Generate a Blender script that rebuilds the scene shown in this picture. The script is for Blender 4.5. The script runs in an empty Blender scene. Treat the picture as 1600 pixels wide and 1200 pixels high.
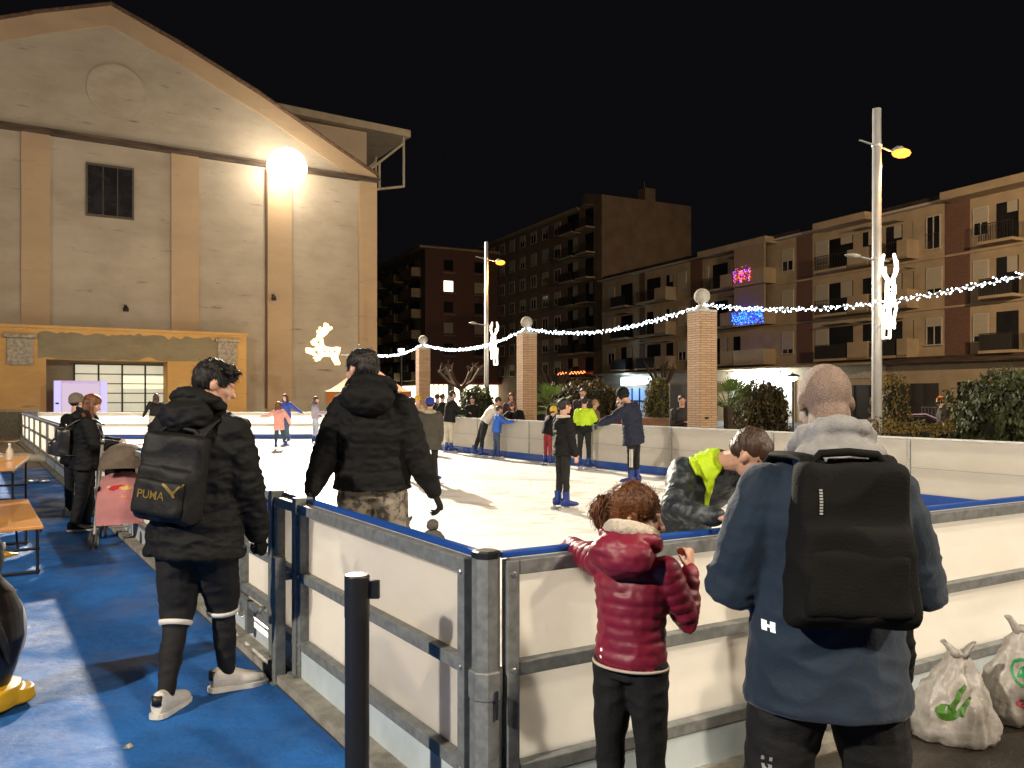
import bpy, bmesh, math, random
from math import pi, sin, cos, radians, sqrt
from mathutils import Vector as V, Matrix, noise
from mathutils.bvhtree import BVHTree
random.seed(7)
S = bpy.context.scene
COL = S.collection
F = 1250.0; HY = 618.0; CH = 1.6          # focal length in photo pixels, horizon row, eye height
def gx(px, d): return (px-800.0)/F*d
def gz(py, d): return CH-(py-HY)/F*d
# ---------------------------------------------------------------- helpers
def link(o, parent=None):
    COL.objects.link(o)
    if parent is not None: o.parent = parent
    return o
def tag(o, label=None, cat=None, group=None, kind=None):
    if label: o['label'] = label
    if cat: o['category'] = cat
    if group: o['group'] = group
    if kind: o['kind'] = kind
    return o
def thing(name, label, cat, loc=(0,0,0), rz=0.0, group=None):
    o = bpy.data.objects.new(name, None); link(o)
    o.location = loc; o.rotation_euler = (0,0,rz); o.empty_display_size = .2
    return tag(o, label, cat, group)
def finish(name, bm, mat, parent=None, smooth=False, loc=None, rz=None):
    me = bpy.data.meshes.new(name)
    bmesh.ops.recalc_face_normals(bm, faces=bm.faces)
    bm.to_mesh(me); bm.free()
    if smooth:
        me.polygons.foreach_set('use_smooth', [True]*len(me.polygons))
    if mat is not None: me.materials.append(mat)
    o = bpy.data.objects.new(name, me); link(o, parent)
    if loc is not None: o.location = loc
    if rz is not None: o.rotation_euler = (0,0,rz)
    return o
def nb(): return bmesh.new()
def box(bm, x0, x1, y0, y1, z0, z1, M=None, bev=0.0):
    vs = [bm.verts.new((x,y,z)) for z in (z0,z1) for y in (y0,y1) for x in (x0,x1)]
    fs = [(0,1,3,2),(4,6,7,5),(0,4,5,1),(2,3,7,6),(0,2,6,4),(1,5,7,3)]
    fc = [bm.faces.new([vs[i] for i in f]) for f in fs]
    if bev > 0:
        es = list({e for f in fc for e in f.edges})
        r = bmesh.ops.bevel(bm, geom=es, offset=bev, segments=2, affect='EDGES', profile=.6)
        vs = list({v for f in r['faces'] for v in f.verts} | {v for v in vs if v.is_valid})
    if M is not None: bmesh.ops.transform(bm, matrix=M, verts=[v for v in vs if v.is_valid])
def prism(bm, pts, y0, y1, M=None):
    """polygon pts (x,z) extruded along y"""
    a = [bm.verts.new((p[0],y0,p[1])) for p in pts]; b = [bm.verts.new((p[0],y1,p[1])) for p in pts]
    bm.faces.new(a); bm.faces.new(b[::-1]); n = len(pts)
    for i in range(n): bm.faces.new([a[i],b[i],b[(i+1)%n],a[(i+1)%n]])
    if M is not None: bmesh.ops.transform(bm, matrix=M, verts=a+b)
def plate(bm, pts, z0, z1):
    a = [bm.verts.new((p[0],p[1],z0)) for p in pts]; b = [bm.verts.new((p[0],p[1],z1)) for p in pts]
    bm.faces.new(a); bm.faces.new(b[::-1]); n = len(pts)
    for i in range(n): bm.faces.new([a[i],b[i],b[(i+1)%n],a[(i+1)%n]])
def rings(bm, R, seg=14):
    """R: list of (center, xvec, yvec); closed tube with end fans"""
    L = []
    for c, x, y in R:
        L.append([bm.verts.new(c + x*cos(2*pi*k/seg) + y*sin(2*pi*k/seg)) for k in range(seg)])
    for i in range(len(L)-1):
        for k in range(seg):
            bm.faces.new([L[i][k],L[i][(k+1)%seg],L[i+1][(k+1)%seg],L[i+1][k]])
    bm.faces.new(L[0][::-1]); bm.faces.new(L[-1])
def perp(d, hint):
    x = hint - d*hint.dot(d)
    if x.length < 1e-4:
        hint = V((1,0,0)) if abs(d.x) < .8 else V((0,1,0)); x = hint - d*hint.dot(d)
    return x.normalized()
def limb(bm, pts, rad, seg=14, hint=V((1,0,0)), flat=1.0, round_ends=True):
    pts = [V(p) for p in pts]; n = len(pts); R = []
    if isinstance(rad, (int,float)): rad = [rad]*n
    x = None
    for i in range(n):
        d = (pts[min(i+1,n-1)]-pts[max(i-1,0)]).normalized()
        x = perp(d, hint if x is None else x); y = d.cross(x)
        def add(c, r): R.append((c, x*r, y*r*flat))
        if i == 0 and round_ends:
            for a in (1.2,.75,.35): add(pts[0]-d*rad[0]*sin(a)*.98, rad[0]*cos(a))
        add(pts[i], rad[i])
        if i == n-1 and round_ends:
            for a in (.35,.75,1.2): add(pts[i]+d*rad[i]*sin(a)*.98, rad[i]*cos(a))
    rings(bm, R, seg)
def tube(bm, pts, r, seg=8): limb(bm, pts, r, seg, round_ends=False)
def ell(bm, c, r, rot=None, sub=2):
    M = Matrix.Translation(V(c)) @ (rot.to_4x4() if rot is not None else Matrix.Identity(4)) @ Matrix.Diagonal((r[0],r[1],r[2],1))
    bmesh.ops.create_icosphere(bm, subdivisions=sub, radius=1, matrix=M)
def lathe(bm, prof, seg=20, M=None):
    L = []; al = []
    for r, z in prof:
        row = [bm.verts.new((r*cos(2*pi*k/seg), r*sin(2*pi*k/seg), z)) for k in range(seg)]; L.append(row); al += row
    for i in range(len(L)-1):
        for k in range(seg): bm.faces.new([L[i][k],L[i][(k+1)%seg],L[i+1][(k+1)%seg],L[i+1][k]])
    bm.faces.new(L[0][::-1]); bm.faces.new(L[-1])
    if M is not None: bmesh.ops.transform(bm, matrix=M, verts=al)
def fused(name, bm, mat, parent, vox, smooth=4, disp=None):
    """several overlapping closed shapes -> ONE continuous surface, then displaced along its normals"""
    me = bpy.data.meshes.new('tmp'); bmesh.ops.recalc_face_normals(bm, faces=bm.faces); bm.to_mesh(me); bm.free()
    o = bpy.data.objects.new('tmp', me); COL.objects.link(o)
    m = o.modifiers.new('r','REMESH'); m.mode = 'VOXEL'; m.voxel_size = vox; m.adaptivity = 0
    if smooth:
        m = o.modifiers.new('s','SMOOTH'); m.factor = .5; m.iterations = smooth
    dg = bpy.context.evaluated_depsgraph_get()
    out = bpy.data.meshes.new_from_object(o.evaluated_get(dg)); out.name = name
    bpy.data.objects.remove(o); bpy.data.meshes.remove(me)
    if disp is not None:
        nn = [v.normal.copy() for v in out.vertices]
        for v, n in zip(out.vertices, nn):
            v.co = v.co + n*disp(v.co, n)
    out.polygons.foreach_set('use_smooth', [True]*len(out.polygons))
    out.materials.clear(); out.materials.append(mat)
    r = bpy.data.objects.new(name, out); link(r, parent)
    return r
def text_bm(txt, size, bold=0.0):
    cu = bpy.data.curves.new('t','FONT'); cu.body = txt; cu.size = size; cu.offset = bold; cu.align_x = 'CENTER'; cu.align_y = 'CENTER'
    o = bpy.data.objects.new('t', cu); COL.objects.link(o)
    me = bpy.data.meshes.new_from_object(o.evaluated_get(bpy.context.evaluated_depsgraph_get()))
    bpy.data.objects.remove(o)
    bm = nb(); bm.from_mesh(me); bpy.data.meshes.remove(me); return bm
def shape_bm(polys):
    bm = nb()
    for p in polys: bm.faces.new([bm.verts.new((x,y,0)) for x,y in p])
    bmesh.ops.triangulate(bm, faces=bm.faces); return bm
def decal(name, bm, target, mat, origin, xd, yd, off=.003, cut=.012):
    """a printed mark laid on the surface of target (both in the thing's own space)"""
    for _ in range(5):
        es = [e for e in bm.edges if e.calc_length() > cut]
        if not es: break
        bmesh.ops.subdivide_edges(bm, edges=es, cuts=1); bmesh.ops.triangulate(bm, faces=bm.faces)
    xd = V(xd).normalized(); yd = V(yd).normalized(); n = xd.cross(yd)
    tg = target if isinstance(target,(list,tuple)) else [target]; target = tg[0]; VV = []; FF = []
    for t_ in tg:
        n0 = len(VV); VV += [v.co.copy() for v in t_.data.vertices]; FF += [[i+n0 for i in p.vertices] for p in t_.data.polygons]
    bv = BVHTree.FromPolygons(VV, FF)
    bad = []
    for v in bm.verts:
        p = V(origin)+xd*v.co.x+yd*v.co.y
        h = bv.ray_cast(p+n*.35, -n, .8)
        if h[0] is None: bad.append(v)
        else: v.co = h[0]+n*off
    bmesh.ops.delete(bm, geom=bad, context='VERTS')
    return finish(name, bm, mat, target)
def copy_tree(o, parent=None):
    c = o.copy(); link(c)
    if parent is not None:
        c.parent = parent
    for ch in [x for x in bpy.data.objects if x.parent == o]: copy_tree(ch, c)
    return c
# ---------------------------------------------------------------- materials
MATS = {}
def mat(name, col, rough=.7, metal=0.0, var=.12, vscale=8.0, bump=.0, bscale=60.0, spec=.4, col2=None, lo=.35, hi=.65, emit=None, es=0.0, stretch=(1,1,1), transl=0.0, sheen=0.0, detail=5, alpha=None, coat=0.0):
    if name in MATS: return MATS[name]
    m = bpy.data.materials.new(name); m.use_nodes = True; nt = m.node_tree; N = nt.nodes; L = nt.links
    b = N['Principled BSDF']; out = N['Material Output']
    b.inputs['Roughness'].default_value = rough; b.inputs['Metallic'].default_value = metal
    b.inputs['Specular IOR Level'].default_value = spec
    if coat: b.inputs['Coat Weight'].default_value = coat
    if sheen:
        b.inputs['Sheen Weight'].default_value = sheen
    tc = N.new('ShaderNodeTexCoord'); mp = N.new('ShaderNodeMapping'); mp.inputs['Scale'].default_value = stretch
    L.new(tc.outputs['Object'], mp.inputs['Vector'])
    nz = N.new('ShaderNodeTexNoise'); nz.inputs['Scale'].default_value = vscale; nz.inputs['Detail'].default_value = detail; nz.inputs['Roughness'].default_value = .6
    L.new(mp.outputs[0], nz.inputs['Vector'])
    rp = N.new('ShaderNodeValToRGB'); rp.color_ramp.elements[0].position = lo; rp.color_ramp.elements[1].position = hi
    c2 = col2 if col2 else tuple(max(0,c*(1-var*2)) for c in col)
    rp.color_ramp.elements[0].color = (*c2,1); rp.color_ramp.elements[1].color = (*col,1)
    L.new(nz.outputs['Fac'], rp.inputs[0]); L.new(rp.outputs[0], b.inputs['Base Color'])
    if bump:
        n2 = N.new('ShaderNodeTexNoise'); n2.inputs['Scale'].default_value = bscale; n2.inputs['Detail'].default_value = 4
        L.new(mp.outputs[0], n2.inputs['Vector'])
        bp = N.new('ShaderNodeBump'); bp.inputs['Strength'].default_value = bump; bp.inputs['Distance'].default_value = .01
        L.new(n2.outputs['Fac'], bp.inputs['Height']); L.new(bp.outputs[0], b.inputs['Normal'])
    if emit:
        b.inputs['Emission Color'].default_value = (*emit,1); b.inputs['Emission Strength'].default_value = es
    if transl:
        t = N.new('ShaderNodeBsdfTranslucent'); L.new(rp.outputs[0], t.inputs['Color'])
        mx = N.new('ShaderNodeMixShader'); mx.inputs[0].default_value = transl
        L.new(b.outputs[0], mx.inputs[1]); L.new(t.outputs[0], mx.inputs[2]); L.new(mx.outputs[0], out.inputs['Surface'])
    MATS[name] = m; return m
def brick(name, c1, c2, mortar, sc, bw, bh, ms=.01, bump=.4):
    m = bpy.data.materials.new(name); m.use_nodes = True; nt = m.node_tree; N = nt.nodes; L = nt.links; b = N['Principled BSDF']
    tc = N.new('ShaderNodeTexCoord'); sp = N.new('ShaderNodeSeparateXYZ'); L.new(tc.outputs['Object'], sp.inputs[0])
    ad = N.new('ShaderNodeMath'); ad.operation = 'ADD'; L.new(sp.outputs[0], ad.inputs[0]); L.new(sp.outputs[1], ad.inputs[1])
    cb = N.new('ShaderNodeCombineXYZ'); L.new(ad.outputs[0], cb.inputs[0]); L.new(sp.outputs[2], cb.inputs[1])
    br = N.new('ShaderNodeTexBrick'); br.inputs['Color1'].default_value = (*c1,1); br.inputs['Color2'].default_value = (*c2,1); br.inputs['Mortar'].default_value = (*mortar,1)
    br.inputs['Scale'].default_value = sc; br.inputs['Brick Width'].default_value = bw; br.inputs['Row Height'].default_value = bh; br.inputs['Mortar Size'].default_value = ms
    L.new(cb.outputs[0], br.inputs['Vector']); L.new(br.outputs['Color'], b.inputs['Base Color'])
    bp = N.new('ShaderNodeBump'); bp.inputs['Strength'].default_value = bump; bp.inputs['Distance'].default_value = .01; bp.invert = True
    L.new(br.outputs['Fac'], bp.inputs['Height']); L.new(bp.outputs[0], b.inputs['Normal']); b.inputs['Roughness'].default_value = .85
    MATS[name] = m; return m
def glow(name, col, s):
    m = bpy.data.materials.new(name); m.use_nodes = True; nt = m.node_tree; N = nt.nodes; L = nt.links
    e = N.new('ShaderNodeEmission'); e.inputs['Color'].default_value = (*col,1); e.inputs['Strength'].default_value = s
    L.new(e.outputs[0], N['Material Output'].inputs['Surface']); MATS[name] = m; return m
galv = mat('galvanised_steel', (.235,.25,.25), .55, .3, var=.18, vscale=22, bump=.08, bscale=80)
white_sheet = mat('white_board_sheet', (.87,.855,.82), .42, var=.05, vscale=1.1, transl=.62, bump=.05, bscale=6, detail=9, col2=(.79,.765,.715), stretch=(1,1,2.2))
blue_pl = mat('blue_plastic', (.010,.065,.32), .35, var=.06, vscale=5)
skirt = mat('pale_blue_skirt', (.50,.58,.62), .6, var=.1, vscale=4)
conc = mat('concrete', (.30,.28,.24), .9, var=.2, vscale=5, bump=.4, bscale=40)
ice_m = mat('ice', (.86,.84,.81), .42, var=.09, vscale=1.6, bump=.5, bscale=9, col2=(.56,.47,.37), lo=.27, hi=.50, detail=8, stretch=(1,2.2,1))
skin = mat('skin', (.56,.32,.23), .5, var=.08, vscale=30, bump=.05, bscale=200)
skin_far = skin
black_fab = mat('black_fabric', (.0042,.0042,.0046), .75, var=.15, vscale=12, bump=.25, bscale=120, spec=.25)
black_puff = mat('black_nylon', (.0042,.0042,.0046), .75, var=.15, vscale=9, bump=.1, bscale=60, spec=.2)
hair_blk = mat('dark_hair', (.012,.009,.008), .55, var=.3, vscale=30, bump=.7, bscale=90, stretch=(1,1,.25))
hair_br = mat('brown_hair', (.17,.062,.02), .42, var=.3, vscale=25, bump=.8, bscale=80, stretch=(1,1,.2))
hair_dbr = mat('dark_brown_hair', (.05,.025,.015), .5, var=.3, vscale=25, bump=.8, bscale=80, stretch=(1,1,.2))
shoe_w = mat('white_leather', (.62,.60,.55), .5, var=.08, vscale=20)
shoe_b = mat('black_leather', (.012,.012,.012), .5)
skate_m = mat('blue_skate_shell', (.007,.03,.18), .35, var=.1)
steel = mat('steel', (.6,.6,.6), .3, .9, var=.05)
blk_metal = mat('black_painted_metal', (.012,.012,.013), .4, var=.1, vscale=15, bump=.05)
white_c0 = mat('lace_cotton',(.6,.59,.55),.8)
# ---------------------------------------------------------------- people
def seg_t(p, a, b):
    ab = b-a; t = max(0,min(1,(p-a).dot(ab)/max(ab.length_squared,1e-9))); return t, (p-(a+ab*t)).length
def hand(bm, w, d, n, s, curl=.5, side=1):
    """palm, four unequal fingers, thumb; d = along hand, n = palm normal, side = thumb side"""
    d = d.normalized(); x = perp(d, n.cross(d) if n.cross(d).length>.01 else V((1,0,0))); n = d.cross(x).normalized(); x = x*-side
    palm = .085*s
    limb(bm, [w-d*.01*s, w+d*palm*.5, w+d*palm*.92], [.024*s,.036*s,.036*s], 12, hint=x, flat=.42)
    for i, (off, ln) in enumerate(((.027,.068),(.009,.078),(-.009,.072),(-.027,.056))):
        c = curl*(1+.18*i)
        b0 = w+d*palm*.92+x*off*s
        d1 = (d*cos(c*.7)+n*sin(c*.7)).normalized(); d2 = (d*cos(c*1.5)+n*sin(c*1.5)).normalized(); d3 = (d*cos(c*2.2)+n*sin(c*2.2)).normalized()
        p1 = b0+d1*ln*.45*s; p2 = p1+d2*ln*.32*s; p3 = p2+d3*ln*.23*s
        limb(bm, [b0-d*.012*s,b0,p1,p2,p3], [.0095*s,.0095*s,.0088*s,.008*s,.0068*s], 8)
    t0 = w+d*palm*.25+x*.026*s; t1 = t0+(d*.55+x*.75+n*.25).normalized()*.034*s; t2 = t1+(d*.9+x*.3+n*.4).normalized()*.03*s
    limb(bm, [t0-x*.01*s,t0,t1,t2], [.013*s,.0125*s,.0105*s,.008*s], 8)
def person(label, X, Y, z0, h, yaw, group=None, lean=(0,0,1), twist=0, headdir=None, hyaw=0, hpitch=0, hroll=0, hs=1.0,
           ra=((.15,0,-1),(.05,.25,-1)), la=((-.15,0,-1),(-.05,.25,-1)), rl=((.06,0,-1),(.02,0,-1)), ll=((-.06,0,-1),(-.02,0,-1)),
           fyaw=(0,0), fpitch=(0,0), jacket=None, jm=None, b=1.2, jlen=.06, quilt=0, hood=None, hoodm=None, hoodsz=1.0, tm=None, tb=1.0, shoes='shoe', sm=None,
           hair='short', hm=None, hat=None, hatm=None, vox=.012, curl=.5, glove=None, slim_cuff=None, rhn=None, lhn=None, wr=.004, eyes=False, collar=None, skinm=None, extra=None, shdrop=.03, crisp=.8, shw=1.0, strands=0, sleeve_end=1.0, qa=.0085):
    yaw = radians(yaw); root = thing('person', label, 'person', (X,Y,z0), yaw, group)
    inv = Matrix.Rotation(-yaw,3,'Z')
    W = lambda v: (inv @ V(v)).normalized()
    hp = radians(hpitch)
    Pv = V((0,0,0)); Sd = W(lean); right0 = V((cos(radians(twist)),sin(radians(twist)),0)); rx = perp(Sd, right0); fy = Sd.cross(rx)   # fy = front
    N_ = Pv+Sd*.29*h; Hd = W(headdir) if headdir else (Sd+V((0,.12,0))).normalized()
    HC = N_+Hd*(.105+.012*hs)*h
    sR = N_+rx*.098*h*min(1,b*.9)*shw-Sd*shdrop*h; sL = N_-rx*.098*h*min(1,b*.9)*shw-Sd*shdrop*h
    A = {}
    for k, s_, dd in (('R',sR,ra),('L',sL,la)):
        e = s_+W(dd[0])*.168*h; w = e+W(dd[1])*.14*h; A[k] = (s_,e,w,W(dd[1]))
    Lg = {}
    for k, sg, dd in (('R',1,rl),('L',-1,ll)):
        hj = Pv+V((sg*.05*h,0,-.02*h)); kn = hj+W(dd[0])*.235*h; an = kn+W(dd[1])*.225*h; Lg[k] = (hj,kn,an)
    ah = .045*h if shoes == 'shoe' else .045*h+.055
    low = min(Lg['R'][2].z-ah, Lg['L'][2].z-ah); off = V((0,0,-low))
    def up(*v): return [q+off for q in v]
    Pv, N_, HC, sR, sL = up(Pv,N_,HC,sR,sL)
    for k in A: a = A[k]; A[k] = (*up(a[0],a[1],a[2]), a[3])
    for k in Lg: Lg[k] = tuple(up(*Lg[k]))
    root['pelvis'] = list(Pv)
    # head frame
    hy = radians(hyaw); Hr = Matrix.Rotation(hy,3,'Z') @ Matrix.Rotation(radians(hroll),3,'Y') @ Matrix.Rotation(hp,3,'X')
    Hx, Hy, Hz = Hr@V((1,0,0)), Hr@V((0,1,0)), Hr@V((0,0,1)); q = h*hs
    def hpnt(x,y,z): return HC+Hx*x*q+Hy*y*q+Hz*z*q
    # body: one surface
    bm = nb()
    ell(bm, hpnt(0,-.008,.013), (.043*q,.053*q,.05*q), Hr, 3); ell(bm, hpnt(0,.016,-.016), (.035*q,.037*q,.047*q), Hr, 3)
    ell(bm, hpnt(0,.034,-.05), (.018*q,.016*q,.013*q), Hr); ell(bm, hpnt(0,.044,.012), (.028*q,.01*q,.007*q), Hr)
    for sg in (-1,1): ell(bm, hpnt(sg*.021,.036,-.014), (.013*q,.014*q,.013*q), Hr)
    limb(bm, [hpnt(0,.048,.006),hpnt(0,.058,-.01),hpnt(0,.062,-.0165)], [.005*q,.0065*q,.0082*q], 8)
    ell(bm, hpnt(0,.0505,-.031), (.012*q,.006*q,.0035*q), Hr); ell(bm, hpnt(0,.049,-.0375), (.010*q,.006*q,.0035*q), Hr)
    for sg in (-1,1): ell(bm, hpnt(sg*.044,-.004,-.006), (.006*q,.011*q,.018*q), Hr @ Matrix.Rotation(sg*.35,3,'Z'))
    limb(bm, [N_-Sd*.03*h, N_+Hd*.03*h, hpnt(0,-.012,-.03)], [.036*h,.033*h,.034*h], 12)
    rings(bm, [(Pv-Sd*.03*h, rx*.07*h, fy*.05*h),(Pv+Sd*.08*h, rx*.066*h, fy*.046*h),(Pv+Sd*.2*h, rx*.08*h, fy*.052*h),(N_-Sd*.03*h, rx*.075*h, fy*.042*h),(N_, rx*.04*h, fy*.035*h)])
    for k, sg in (('R',1),('L',-1)):
        s_,e,w,d = A[k]; limb(bm, [s_,e,w], [.03*h,.024*h,.0165*h])
        pn = rhn if k == 'R' else lhn
        nn = W(pn) if pn else (V((-sg,0,0)) if abs(d.z)>.6 else V((0,0,-1)))
        if glove is None: hand(bm, w, d, nn, h/1.75*(1.0 if hs<1.1 else 1.08), curl, side=sg)
        a_,kn,an = Lg[k]; limb(bm, [a_,kn,an-V((0,0,.01*h))], [.045*h,.03*h,.02*h])
    fused('body', bm, skinm or skin, root, min(vox,.0065) if vox<.009 else vox, 2)
    if eyes:
        for sg in (-1,1):
            e_ = nb(); ell(e_, hpnt(sg*.019,.0475,.0015), (.0068*q,.0042*q,.0032*q), Hr, 2); finish('eye', e_, mat('dark_eye',(.015,.01,.01),.2), root, True)
    if glove is not None:
        for k, sg in (('R',1),('L',-1)):
            s_,e,w,d = A[k]; g = nb(); pn = rhn if k == 'R' else lhn
            nn = W(pn) if pn else (V((-sg,0,0)) if abs(d.z)>.6 else V((0,0,-1)))
            hand(g, w, d, nn, h/1.75*1.22, curl, side=sg); limb(g, [w-d*.03*h,w+d*.005*h],[.02*h,.021*h])
            fused('glove', g, glove, root, max(.005,vox*.7), 2)
    # jacket
    jb = nb(); hem = Pv-V((0,0,jlen*h))
    rad = [(hem, .093,.074),(hem*.5+Pv*.5, .09,.07),(Pv+Sd*.09*h,.083,.064),(Pv+Sd*.19*h,.092,.068),(N_-Sd*.045*h,.093,.058),(N_-Sd*.008*h,.062,.046),(N_+Hd*.02*h,.042,.042)]
    R = []
    for c, a, d_ in rad: R.append((c, rx*a*h*b, fy*d_*h*b))
    if collar: R.append((N_+Hd*collar*h, rx*.043*h*b**.5, fy*.045*h*b**.5))
    rings(jb, R, 20)
    for k in 'RL':
        s_,e,w,d = A[k]; w2 = e+(w-e)*sleeve_end
        limb(jb, [s_,(s_+e)/2,e,(e+w2)/2,w2], [.037*h*b,.036*h*b,.033*h*b,.029*h*b,(.022*h*b**.6)], 14, round_ends=True)
    if hood == 'down':
        ell(jb, N_-fy*.058*h*hoodsz*b**.5+Sd*.012*h, (.078*h*hoodsz,.045*h*hoodsz,.05*h*hoodsz))
        c0 = N_+Sd*.035*h
        pts = [c0+rx*cos(a)*.058*h*hoodsz+fy*(sin(a)*.055*h-.012*h)+Sd*(.012*h-.028*h*sin(a)) for a in [2*pi*i/14 for i in range(15)]]
        limb(jb, pts, .017*h*hoodsz, 8)
    if hood == 'up':
        ell(jb, hpnt(0,-.012,.008), (.056*q,.066*q,.064*q), Hr, 3)
    seed = random.random()*50; Af = {k:A[k] for k in A}
    def jd(co, n):
        best = None
        ts, ds = seg_t(co, Pv, N_); ds = ds/.09
        u = (co-Pv).dot(Sd)
        for k in 'RL':
            s_,e,w,_ = Af[k]
            for a1, b1, base in ((s_,e,0),(e,w,.168*h)):
                t, dd = seg_t(co, a1, b1)
                if dd/.036 < ds and t > .04: ds = dd/.036; u = base+t*(b1-a1).length+.013
        r = 0
        if quilt:
            r += qa*min(1.3,quilt/.05)*(abs(sin(pi*u/quilt))**.55-.75)
            r += .003*noise.noise(co*38+V((seed,0,0)))
        for k in 'RL':
            de = (co-Af[k][1]).length/(.075*h)
            if de < 1.6: r -= wr*1.5*math.exp(-de*de)*abs(sin(u*95/h+2.5*noise.noise(co*12)))
        w1 = noise.noise(V((co.x*7+seed,co.y*7,co.z*15))); w2 = noise.noise(V((co.x*16,co.y*16+seed,co.z*30)))
        r += wr*(1-abs(w1)*2.2)*1.4+wr*crisp*(.5-abs(w2)*2)
        return r
    j = fused('jacket', jb, jm, root, vox, 3, jd)
    if hood == 'fur':
        g = nb(); ell(g, N_-fy*.05*h+Sd*.02*h, (.085*h,.05*h,.03*h)); fused('fur_trim', g, hoodm, root, vox*.8, 1, lambda c,n: .01*noise.noise(c*60))
    if hood == 'own':
        g = nb(); ell(g, N_-fy*.052*h*hoodsz+Sd*(.022-.012*(hoodsz>1.04))*h, (.074*h*hoodsz,.042*h*hoodsz,.040*h*hoodsz))
        c0 = N_+Sd*(.035-.016*(hoodsz>1.04))*h
        pts = [c0+rx*cos(a)*.053*h*hoodsz+fy*(sin(a)*.05*h-.012*h)+Sd*(.015*h-.03*h*sin(a)) for a in [2*pi*i/14 for i in range(15)]]
        limb(g, pts, .017*h*hoodsz, 8)
        fused('hood', g, hoodm, root, vox, 2, lambda c,n: .009*(.5-abs(noise.noise(V((c.x*18,c.y*18,c.z*9)))*2.2)))
    # trousers
    t = nb(); rings(t, [(Pv-V((0,0,.045*h)), rx*.075*h*tb, fy*.062*h*tb),(Pv, rx*.08*h*tb, fy*.06*h*tb),(Pv+Sd*.06*h, rx*.07*h*tb, fy*.052*h*tb)])
    sc = slim_cuff
    for k in 'RL':
        a_,kn,an = Lg[k]
        if sc: limb(t, [a_,(a_+kn)/2,kn-(an-kn)*.04,kn+(an-kn)*.13,kn+(an-kn)*.2,(kn+an)/2,an], [.056*h*tb,.05*h*tb,.041*h*tb,.035*h*tb,.032*h,.033*h,.021*h])
        else: limb(t, [a_,(a_+kn)/2,kn,(kn+an)/2,an], [.055*h*tb,.048*h*tb,.038*h*tb,.035*h*tb,.026*h*tb])
    tr = fused('trousers', t, tm, root, vox, 2, lambda c,n: .006*(.5-abs(noise.noise(V((c.x*9+seed,c.y*9,c.z*16))))*2))
    if sc:
        for k in 'RL':
            a_,kn,an = Lg[k]; c0 = kn+(an-kn)*.10; c1 = kn+(an-kn)*.16
            g = nb(); limb(g, [c0,c1], [.0385*h*tb,.0360*h*tb], 18, round_ends=False); finish('knee_band', g, sc, root, True)
    # feet
    for i, k in enumerate('RL'):
        a_,kn,an = Lg[k]; fr = Matrix.Rotation(radians(fyaw[i]),3,'Z') @ Matrix.Rotation(radians(fpitch[i]),3,'X')
        fx, ff, fz = fr@V((1,0,0)), fr@V((0,1,0)), fr@V((0,0,1)); f = h/1.75*(1.0 if shoes == 'shoe' else 1.22)
        B = an - fz*(ah)            # ground point under ankle
        g = nb(); sb = shoe_w if sm is None else sm
        if shoes == 'shoe':
            L = [(-.078,.030,.052,.045),(-.06,.038,.060,.056),(-.0,.041,.056,.058),(.05,.043,.046,.05),(.10,.047,.036,.040),(.15,.046,.030,.033),(.185,.036,.026,.028),(.20,.018,.022,.016)]
            rings(g, [(B+ff*y*f+fz*(zc+.008)*f, fx*w_*f, fz*zr*f) for y,w_,zc,zr in L], 14)
            limb(g, [B+fz*.05*f, an+fz*.005*h], [.04*f,.034*f], 12)
            so = fused('shoe', g, sb, root, max(.005,vox*.6), 2)
            g = nb(); pts = [(-.092,.018),(-.08,.034),(-.05,.042),(0,.041),(.06,.045),(.12,.051),(.17,.047),(.2,.034),(.214,.016)]
            r1 = [B+ff*y*f+fx*w_*f for y,w_ in pts]+[B+ff*y*f-fx*w_*f for y,w_ in pts[::-1]]
            lo = [g.verts.new(p) for p in r1]; hi = [g.verts.new(p+fz*.024*f) for p in r1]; n_ = len(r1)
            g.faces.new(lo); g.faces.new(hi[::-1])
            for q_ in range(n_): g.faces.new([lo[q_],hi[q_],hi[(q_+1)%n_],lo[(q_+1)%n_]])
            finish('sole', g, mat('white_sole',(.7,.69,.64),.55), so)
            if sb is shoe_w and vox < .01:
                g = nb(); rings(g, [(B+ff*-.075*f+fz*(z_)*f, fx*.026*f, ff*.018*f) for z_ in (.062,.105)], 12); finish('heel_tab', g, shoe_b, so, True)
                g = nb()
                for q_ in range(5): tube(g, [B+ff*(.035+.02*q_)*f+fx*s2*.022*f+fz*(.098-.0095*q_+(.006 if s2==0 else 0))*f for s2 in (-1,0,1)], .004, 6)
                finish('laces', g, white_c0, so)
        else:
            up_ = B+fz*.055
            L = [(-.08,.03,.05,.045),(-.05,.038,.06,.055),(-.0,.04,.052,.052),(.06,.042,.038,.04),(.11,.045,.03,.032),(.155,.038,.026,.026),(.175,.022,.022,.018)]
            rings(g, [(up_+ff*y*f+fz*(zc)*f, fx*w_*f, fz*zr*f) for y,w_,zc,zr in L], 14)
            limb(g, [up_+fz*.06*f, up_+fz*.2*f+ff*-.01*f], [.046*f,.05*f], 12, round_ends=False)
            limb(g, [up_+fz*.012+ff*-.06*f, up_+fz*.012+ff*.13*f],[.018,.018],8)
            so = fused('ice_skate', g, skate_m, root, max(.008,vox*.7), 1)
            g = nb(); Mx = Matrix.Translation(B) @ Matrix((fx,ff,fz)).transposed().to_4x4()
            box(g, -.004,.004,-.11*f,.17*f,0,.035,Mx); box(g,-.012,.012,-.08*f,-.04*f,.03,.06,Mx); box(g,-.012,.012,.08*f,.12*f,.03,.06,Mx)
            finish('blade', g, steel, so)
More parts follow.
